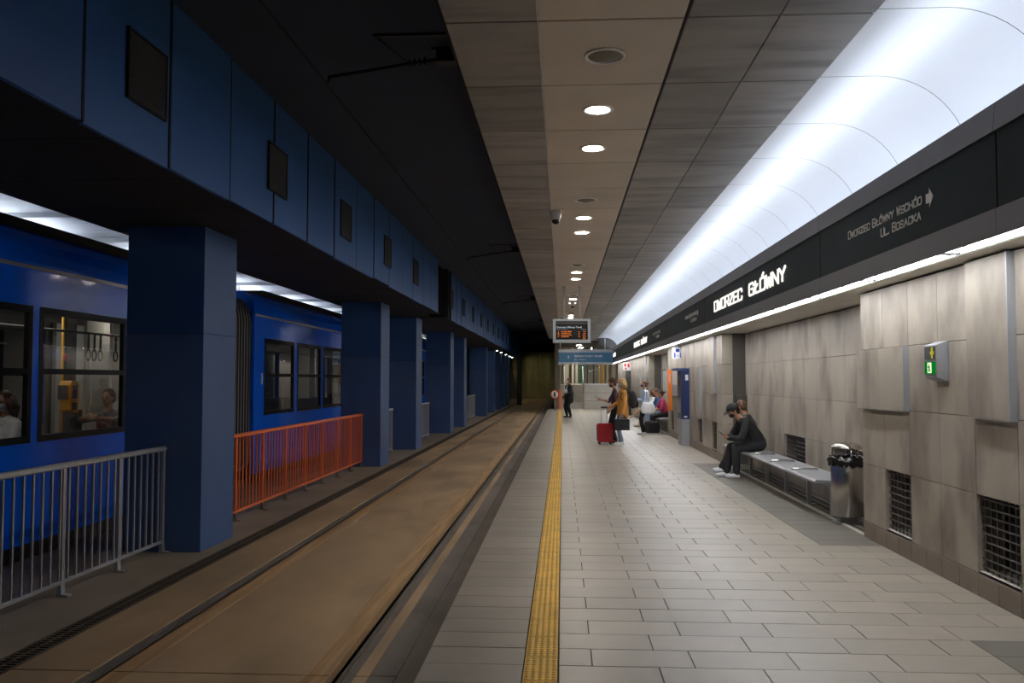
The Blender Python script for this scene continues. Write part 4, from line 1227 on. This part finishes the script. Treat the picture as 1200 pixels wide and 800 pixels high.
def person(label, loc, rotz, H=1.70, pelvis=None, lean=0.0, twist=0.0, feet=None, knees=None, hands=None, elbows=None, head=(0, 0),
           top='cloth_black', low='cloth_black', shoe='shoe_white', sleeve='long', fat=1.0, jacket=None, shirt=None, hem=0.0, curl=(.5, .5), hand_dir=None,
           leg_skin=False, bulk=1.0, voxel=.009, hair='short', hair_mat='hair_dark', mask=None, cap=False, group=None, hand_nrm=None):
    t = thing('person', label, 'person', loc, rotz, group)
    s = H/1.72
    pv = V(0, 0, .93*s) if pelvis is None else V(*pelvis)
    up = V(0, math.sin(lean), math.cos(lean)); fw = V(0, math.cos(lean), -math.sin(lean))
    rt = V(math.cos(twist), math.sin(twist), 0)
    chest = pv+up*.30*s; neck = pv+up*.50*s
    S = []
    hips = [pv+V(q*.088*s, 0, -.015) for q in (1, -1)]
    feet = feet or [(.09, 0, 0), (-.09, .03, 0)]
    knees = knees or [(0.05, 1, 0), (-.05, 1, 0)]
    # torso
    S.append(('c', hips[0], hips[1], .108*s, .108*s, low))
    S.append(('c', pv+V(0, -.03, .02), pv+V(0, -.035, -.03), .11*s, .10*s, low))
    tp = jacket or top
    for q in (1, -1):
        S.append(('c', pv+rt*q*.060*s*fat+up*.10*s+fw*.0, chest+rt*q*.075*s+up*.02, .102*s*fat, .105*s*bulk, tp))
        S.append(('c', chest+rt*q*.075*s, neck+rt*q*.10*s-up*.07*s, .105*s*bulk, .078*s*bulk, tp))
    S.append(('c', neck+rt*.155*s-up*.075*s, neck-rt*.155*s-up*.075*s, .062*s, .062*s, tp))
    S.append(('c', neck+rt*.03*s-up*.035*s, neck-rt*.03*s-up*.035*s, .062*s, .062*s, tp))
    if fat > 1.1: S.append(('e', pv+up*.17*s+fw*.07, (.15*s, .14*s, .17*s), Matrix.Identity(3), shirt or tp))
    if shirt:
        S.append(('c', pv+up*.10*s+fw*.075*fat, chest+fw*.085+up*.05, .055*s, .05*s, shirt))
        S.append(('c', chest+fw*.085+up*.05, neck+fw*.05-up*.05, .05*s, .035*s, shirt))
    if hem:
        for q in (1, -1): S.append(('c', pv+rt*q*.06*s+up*.1*s, pv+rt*q*.088*s-V(0, 0, hem), .122*s*(fat**.5), .132*s*(fat**.5), tp))
    # legs
    for i, q in enumerate((1, -1)):
        an = V(*feet[i])+V(0, 0, .085*s)
        kn, an = ik(hips[i], an, .435*s, .425*s, knees[i])
        lm = low
        S.append(('c', hips[i], kn, .092*s*bulk, .062*s*bulk, lm))
        if leg_skin:
            S.append(('c', hips[i]+(kn-hips[i])*.62, kn, .066*s, .060*s, 'skin'))
            S.append(('c', kn, kn+(an-kn)*.35, .057*s, .054*s, 'skin')); S.append(('c', kn+(an-kn)*.35, an, .054*s, .034*s, 'skin'))
        else:
            S.append(('c', kn, kn+(an-kn)*.35, .063*s*bulk, .062*s*bulk, lm)); S.append(('c', kn+(an-kn)*.35, an+V(0, 0, .02), .062*s*bulk, .047*s*bulk, lm))
        fz = an.z-.085*s
        td = V((.12 if q > 0 else -.12), 1, 0).normalized()
        if fz > .02: td = V(0, .8, -.35).normalized()
        S.append(('c', an-V(0, 0, .045*s)-td*.02, an+td*.10*s-V(0, 0, .05*s), .040*s, .040*s, shoe))
        S.append(('c', an+td*.08*s-V(0, 0, .05*s), an+td*.165*s-V(0, 0, .055*s), .042*s, .030*s, shoe))
        S.append(('c', an-V(0, 0, .01*s), an-V(0, 0, .05*s)-td*.025, .038*s, .036*s, shoe))
    # arms
    hands = hands or [(.25, .05, .80*s), (-.25, .05, .80*s)]
    elbows = elbows or [(.5, -1, 0), (-.5, -1, 0)]
    hand_dir = hand_dir or [None, None]
    hand_nrm = hand_nrm or [None, None]
    for i, q in enumerate((1, -1)):
        sh = neck+rt*q*.178*s-up*.085*s
        el, wr = ik(sh, V(*hands[i]), .285*s, .255*s, elbows[i])
        S.append(('c', sh, el, .060*s*bulk, .049*s*bulk, tp))
        if sleeve == 'long':
            S.append(('c', el, wr, .048*s*bulk, .037*s*bulk, tp))
            S.append(('c', wr-(wr-el).normalized()*.03, wr, .026*s, .024*s, 'skin'))
        else:
            S.append(('c', sh+(el-sh)*.62, el, .045*s, .042*s, 'skin'))
            S.append(('c', el, el+(wr-el)*.4, .042*s, .039*s, 'skin')); S.append(('c', el+(wr-el)*.4, wr, .039*s, .025*s, 'skin'))
        dd = (wr-el).normalized() if hand_dir[i] is None else V(*hand_dir[i])
        nn = V(-q, 0, 0) if hand_nrm[i] is None else V(*hand_nrm[i])
        hand(S, wr, dd, nn, q, curl[i], s=s)
    # head, tilted and turned
    hp, hy = head
    Rm = Matrix.Rotation(hy, 3, 'Z') @ Matrix.Rotation(-lean*.4-hp, 3, 'X')
    nb = neck+up*.02*s
    hc = nb+up*.055*s+Rm @ V(0, .022, .115)*s
    S.append(('c', nb-up*.03, hc-Rm @ V(0, .005, .05)*s, .055*s, .052*s, 'skin'))
    S.append(('e', hc, (.074*s, .094*s, .108*s), Rm, 'skin'))
    S.append(('e', hc+Rm @ V(0, .030, -.058)*s, (.053*s, .058*s, .062*s), Rm, 'skin'))
    S.append(('e', hc+Rm @ V(0, .100, -.018)*s, (.013*s, .018*s, .026*s), Rm, 'skin'))
    S.append(('e', hc+Rm @ V(0, .090, .018)*s, (.040*s, .012*s, .012*s), Rm, 'skin'))
    S.append(('e', hc+Rm @ V(0, .084, -.068)*s, (.024*s, .010*s, .010*s), Rm, 'skin'))
    for q in (1, -1): S.append(('e', hc+Rm @ V(q*.076, -.005, -.012)*s, (.010*s, .020*s, .030*s), Rm, 'skin'))
    body = skin_shapes('body', S, voxel, t)
    e = MB()
    for q in (1, -1): e.ell(hc+Rm @ V(q*.030, .088, .002)*s, (.012*s, .008*s, .007*s), 'black', 8, 6)
    e.build('eyes', t)
    if mask:
        m = MB()
        m.ell(hc+Rm @ V(0, .050, -.052)*s, (.060*s, .062*s, .050*s), mask, 14, 10, Rm)
        m.build('face_mask', t)
    h = MB()
    if hair != 'none':
        h.ell(hc+Rm @ V(0, -.020, .022)*s, (.086*s, .098*s, .104*s), hair_mat, 16, 10, Rm)
        h.ell(hc+Rm @ V(0, -.045, -.02)*s, (.080*s, .066*s, .085*s), hair_mat, 14, 8, Rm)
    if hair == 'long':
        for x, y, l in ((0, -.085, .27), (.05, -.07, .25), (-.05, -.07, .25), (.078, -.02, .22), (-.078, -.02, .22), (.08, .02, .17), (-.08, .02, .17)):
            a = hc+Rm @ V(x*.95, y, .04)*s
            b = a+Rm @ V(x*.25, -.015, -l)*s
            h.tube([a, (a+b)/2+Rm @ V(x*.35, -.01, 0), b], [.042*s, .048*s, .022*s], hair_mat, 8)
    if hair == 'curly':
        rc = random.Random(9)
        for i in range(46):
            a = rc.uniform(0, 6.28); z = rc.uniform(-.35, 1)
            d = V(math.cos(a)*math.sqrt(1-z*z), math.sin(a)*math.sqrt(1-z*z), z)
            if d.y > .45 and d.z < .55: continue
            h.ell(hc+Rm @ V(d.x*.085, d.y*.098-.015, d.z*.105+.015)*s, (.034*s,)*3, hair_mat, 7, 5)
    if hair == 'bun': h.ell(hc+Rm @ V(0, -.12, .03)*s, (.045*s, .045*s, .045*s), hair_mat, 10, 8, Rm)
    if hair != 'none': h.build('hair', t)
    if cap:
        c = MB()
        vs = []; fs = []; n = 18; k = 7
        for i in range(k):
            tt = math.pi/2*i/(k-1)
            for j in range(n):
                a = 2*math.pi*j/n
                vs.append(hc+Rm @ V(.094*math.cos(tt)*math.cos(a), .110*math.cos(tt)*math.sin(a)-.004, .036+.095*math.sin(tt))*s)
        for i in range(k-1):
            for j in range(n): fs.append((i*n+j, i*n+(j+1) % n, (i+1)*n+(j+1) % n, (i+1)*n+j))
        c.add(vs, fs, 'cloth_black', True)
        co = c.build('cap', t)
        b = MB(); top_ = []; n = 9
        for zo in (0, -.008):
            for j in range(n):
                a = math.pi*(.12+.76*j/(n-1))
                top_.append(hc+Rm @ V(.092*math.cos(a), .105*math.sin(a), .040+zo)*s)
            for j in range(n):
                a = math.pi*(.12+.76*j/(n-1))
                top_.append(hc+Rm @ V(.085*math.cos(a), .08+.105*math.sin(a), .028+zo)*s)
        fs = []
        for j in range(n-1):
            fs.append((j, j+1, n+j+1, n+j)); fs.append((2*n+j, 3*n+j, 3*n+j+1, 2*n+j+1)); fs.append((n+j, n+j+1, 3*n+j+1, 3*n+j))
        b.add(top_, fs, 'cloth_black').build('brim', co)
        MB().box(-.02, .02, 0, .004, 0, .014, 'white_paint')
    return t

FL = math.pi/2      # facing the track
# --- two people in black on the near bench
SEATF = [(.11, .43, 0), (-.10, .37, 0)]
person('seated man in black jacket and cap bending over his phone, white sneakers', (3.28, 14.62, 0), FL+.10, H=1.70, pelvis=(0, 0, .575), lean=.64, fat=1.3, bulk=1.25,
       feet=[(.12, .50, 0), (-.12, .41, 0)], knees=[(.15, 1, .9), (-.15, 1, .9)], hands=[(.035, .50, .67), (-.05, .49, .655)], elbows=[(1, -.3, -.4), (-1, -.3, -.4)],
       hand_dir=[(-.25, .9, .15), (.25, .9, .15)], hand_nrm=[(-.3, 0, 1), (.3, 0, 1)],
       head=(.30, 0), top='cloth_black', low='cloth_charcoal', shoe='shoe_white', hair='short', mask='black', cap=True, voxel=.0075, curl=(.7, .7))
person('dark-haired person in black leather jacket seated behind the man with cap', (3.34, 15.2, 0), FL-.35, H=1.58, pelvis=(0, 0, .57), lean=.32, fat=1.3, bulk=1.3,
       feet=[(.14, .58, 0), (-.08, .50, 0)], knees=[(.2, 1, .9), (-.1, 1, .9)], hands=[(.08, .36, .64), (-.08, .36, .64)], elbows=[(1, -.3, -.4), (-1, -.3, -.4)],
       head=(.25, -.3), top='cloth_leather', low='cloth_charcoal', shoe='shoe_white', hair='short', hair_mat='hair_brown', voxel=.0085, curl=(.7, .7))
# phone held by the man with the cap
p = MB().box(-.038, .038, -.004, .004, -.075, .075, 'black'); p.box(-.034, .034, -.0055, -.004, -.068, .068, 'screen_blue')
o = tag(p.build('phone'), 'black phone held by the seated man with cap', 'phone')
RZ = Matrix.Rotation(FL+.10, 3, 'Z')
o.location = Vector((3.28, 14.62, 0))+RZ @ V(-.01, .60, .715); o.rotation_euler = (-.9, 0, FL+.10)
# --- man in suit by the stairs
person('heavy man in open black suit and white shirt standing before the stairs', (.28, 37.3, 0), FL+.55, H=1.70, fat=1.6, bulk=1.25, feet=[(.11, .03, 0), (-.10, -.02, 0)],
       hands=[(.30, .10, .86), (-.20, .33, .98)], top='cloth_black', jacket='cloth_black', shirt='cloth_white', low='cloth_black', shoe='black', hem=.16,
       hair='short', hair_mat='hair_brown', mask='cloth_white', voxel=.010)
# --- woman in mustard jacket, with backpack and black bag
person('blonde woman in mustard jacket, pale jeans and white sneakers', (1.52, 21.75, 0), FL+.25, H=1.66, feet=[(.08, .0, 0), (-.10, .10, 0)],
       hands=[(.20, .26, .95), (-.28, .10, .80)], top='cloth_mustard', low='cloth_jeans', shoe='shoe_white', hair='long', hair_mat='hair_blonde', mask='mask_blue', hem=.14, voxel=.009, curl=(.9, .9))
t = thing('backpack', 'black backpack worn by the woman in mustard jacket', 'backpack', (1.52, 21.75, 0), FL+.25)
b = MB(); b.ell((0, -.27, 1.13), (.15, .11, .23), 'cloth_charcoal', 16, 12); b.build('pack', t)
b = MB(); b.ell((0, -.36, 1.03), (.11, .05, .11), 'cloth_black', 14, 8); b.build('front_pocket', t)
for q in (.1, -.1): MB().tube([(q, -.19, .98), (q*1.3, -.02, 1.02), (q*1.35, .10, 1.18), (q*1.2, .075, 1.30), (q, -.01, 1.362), (q, -.17, 1.28)], .014, 'cloth_black', 6).build('strap', t)
t = thing('handbag', 'square black handbag hanging from the hand of the woman in mustard jacket', 'handbag', (1.52, 21.75, 0), FL+.25)
MB().cham(-.36, -.24, -.06, .32, .38, .66, .02, 'cloth_black').build('bag_body', t)
for q in (-.33, -.26): MB().tube([(q, .02, .65), (q+.02, .06, .74), (-.29, .13, .775), (q+.02, .20, .74), (q, .24, .65)], .009, 'black', 6).build('handle', t)
# --- person with phone beside her
person('curly-haired person in dark plum top looking at a phone beside the mustard jacket', (1.36, 22.35, 0), FL-.05, H=1.66, feet=[(.09, .04, 0), (-.10, -.02, 0)],
       hands=[(.05, .36, 1.12), (-.20, .12, .86)], head=(.35, 0), top='cloth_plum', low='cloth_black', shoe='shoe_brown', sleeve='short', hair='curly', hair_mat='hair_brown', mask='cloth_black', voxel=.009, curl=(.7, .5))
o = tag(MB().box(-.036, .036, -.005, .005, -.07, .07, 'black').build('phone'), 'dark phone held up by the curly-haired person', 'phone')
o.location = Vector((1.36, 22.35, 0))+Matrix.Rotation(FL-.05, 3, 'Z') @ V(.03, .452, 1.155); o.rotation_euler = (-.7, 0, FL-.05)
# --- red suitcase
t = thing('suitcase', 'upright red hard-shell suitcase with raised handle', 'suitcase', (1.07, 21.85, 0), .15)
c = .04
out = [(-.19+c, .06), (.19-c, .06), (.19, .06+c), (.19, .53-c), (.19-c, .53), (-.19+c, .53), (-.19, .53-c), (-.19, .06+c)]
MB().prism(out, 'y', -.11, .11, 'case_red').build('shell', t)
for x in (-.12, -.06, 0, .06, .12): MB().box(x-.012, x+.012, -.117, -.109, .1, .5, 'case_red').build('shell_rib', t)
for x in (-.16, .12):
    for y in (-.09, .07): MB().lathe([(.03, -.012), (.03, .012)], (x+.02, y, .03), 'black', 12, axis='x').build('wheel', t)
for x in (-.16, .14):
    for y in (-.09, .07): MB().box(x-.005, x+.03, y-.015, y+.015, .04, .07, 'black').build('wheel_fork', t)
for x in (-.07, .07): MB().box(x-.01, x+.01, .06, .08, .52, .93, 'metal_grey').build('handle_bar', t)
MB().box(-.085, .085, .05, .09, .91, .95, 'black').build('handle_grip', t)
MB().box(-.192, .192, -.008, .008, .10, .49, 'black').build('zip_line', t)
# --- woman with white tote bag
person('woman in pale denim jacket and black trousers standing with arms folded', (2.46, 25.8, 0), FL+.15, H=1.60, feet=[(.09, .0, 0), (-.09, .09, 0)],
       hands=[(-.02, .27, 1.08), (.02, .24, 1.03)], top='cloth_denim', low='cloth_black', shoe='shoe_white', hair='bun', hair_mat='hair_brown', mask='black', hem=.05, voxel=.010)
t = thing('tote_bag', 'large white tote bag hanging from the shoulder of the denim jacket', 'tote bag', (2.46, 25.8, 0), FL+.15)
b = MB()
oa = [(-.15, .99), (-.05, .96), (.04, .965), (.12, .99), (.18, .86), (.205, .74), (.17, .66), (.08, .63), (-.10, .625), (-.20, .65), (-.245, .73), (-.21, .86)]
vs = []
for x_, k_ in ((-.395, .55), (-.385, .80), (-.35, .96), (-.31, 1.0), (-.27, .96), (-.245, .8)):
    vs += [(x_, -.02+(y_+.02)*k_, .80+(z_-.80)*k_) for y_, z_ in oa]
n_ = len(oa)
b.add(vs, [(i*n_+j, i*n_+(j+1) % n_, (i+1)*n_+(j+1) % n_, (i+1)*n_+j) for i in range(5) for j in range(n_)], 'cloth_white', True)
b.add(vs[:n_], [tuple(range(n_))], 'cloth_white', True); b.add(vs[-n_:], [tuple(range(n_))], 'cloth_white')
b.build('bag_body', t)
for q in (-.10, .08): MB().tube([(-.31, q, .96), (-.275, q*.7, 1.10), (-.225, q*.45, 1.25), (-.165, q*.3, 1.318), (-.11, q*.3-.03, 1.315), (-.10, q*.3-.09, 1.22)], .012, 'cloth_white', 6).build('strap', t)
# --- three people on the farther bench
person('seated woman in bright pink shirt and black trousers', (3.24, 27.3, 0), FL+.1, H=1.64, pelvis=(0, 0, .56), lean=.22, feet=[(.10, .40, 0), (-.10, .34, 0)], knees=[(.15, 1, .9), (-.15, 1, .9)],
       hands=[(.12, .36, .66), (-.12, .36, .66)], elbows=[(1, -.5, -.2), (-1, -.5, -.2)], top='cloth_pink', low='cloth_black', shoe='black', sleeve='short', hair='bun', hair_mat='hair_dark', voxel=.010)
person('seated person in blue shirt between the pink shirt and the bare legs', (3.22, 28.5, 0), FL+.15, H=1.70, pelvis=(0, 0, .56), lean=.2, feet=[(.10, .45, 0), (-.10, .38, 0)], knees=[(.15, 1, .9), (-.15, 1, .9)],
       hands=[(.10, .36, .66), (-.10, .36, .66)], elbows=[(1, -.5, -.2), (-1, -.5, -.2)], top='cloth_blue', low='cloth_jeans', shoe='shoe_white', hair='short', hair_mat='hair_brown', voxel=.010)
person('seated person in shorts with bare crossed legs on the farther bench', (3.18, 29.9, 0), FL+.1, H=1.66, pelvis=(0, 0, .56), lean=.12, feet=[(.10, .52, .0), (.02, .72, .36)], knees=[(.1, 1, .9), (.1, .6, 1.2)],
       hands=[(.12, .34, .68), (-.12, .34, .70)], elbows=[(1, -.5, -.2), (-1, -.5, -.2)], top='cloth_white', low='cloth_beige', shoe='cloth_beige', leg_skin=True, hair='long', hair_mat='hair_brown', voxel=.010)
t = thing('travel_bag', 'black travel bag on the floor by the woman in pink', 'bag', (2.76, 26.75, 0), .2)
MB().cham(-.16, .16, -.24, .24, 0, .36, .05, 'cloth_black').build('bag_body', t)
MB().tube([(0, -.14, .35), (0, -.1, .45), (0, .1, .45), (0, .14, .35)], .012, 'cloth_charcoal', 6).build('handle', t)
MB().cham(.16, .20, -.18, .18, .04, .24, .015, 'cloth_charcoal').build('side_pocket', t)
# --- passengers in the tram
person('masked brown-haired passenger in white top sitting in the tram', (TX-.75, 9.32, .16), math.pi-.35, H=1.66, pelvis=(0, 0, .57), lean=.05, feet=[(.10, .42, 0), (-.10, .42, 0)], knees=[(.1, 1, .9), (-.1, 1, .9)],
       hands=[(.12, .34, .66), (-.12, .34, .66)], elbows=[(1, -.5, -.2), (-1, -.5, -.2)], head=(.1, .2), top='cloth_white', low='cloth_jeans', sleeve='short', hair='long', hair_mat='hair_brown', mask='mask_blue', voxel=.010)
person('tram passenger in printed shirt with folded hands at the window', (TX-.55, 11.15, .16), math.pi, H=1.66, pelvis=(0, 0, .58), lean=.1, feet=[(.10, .42, 0), (-.10, .42, 0)], knees=[(.1, 1, .9), (-.1, 1, .9)],
       hands=[(.05, .44, .98), (-.02, .44, .98)], elbows=[(1, -.5, -.2), (-1, -.5, -.2)], top='cloth_print', low='cloth_black', sleeve='short', hair='short', hair_mat='hair_brown', voxel=.010)
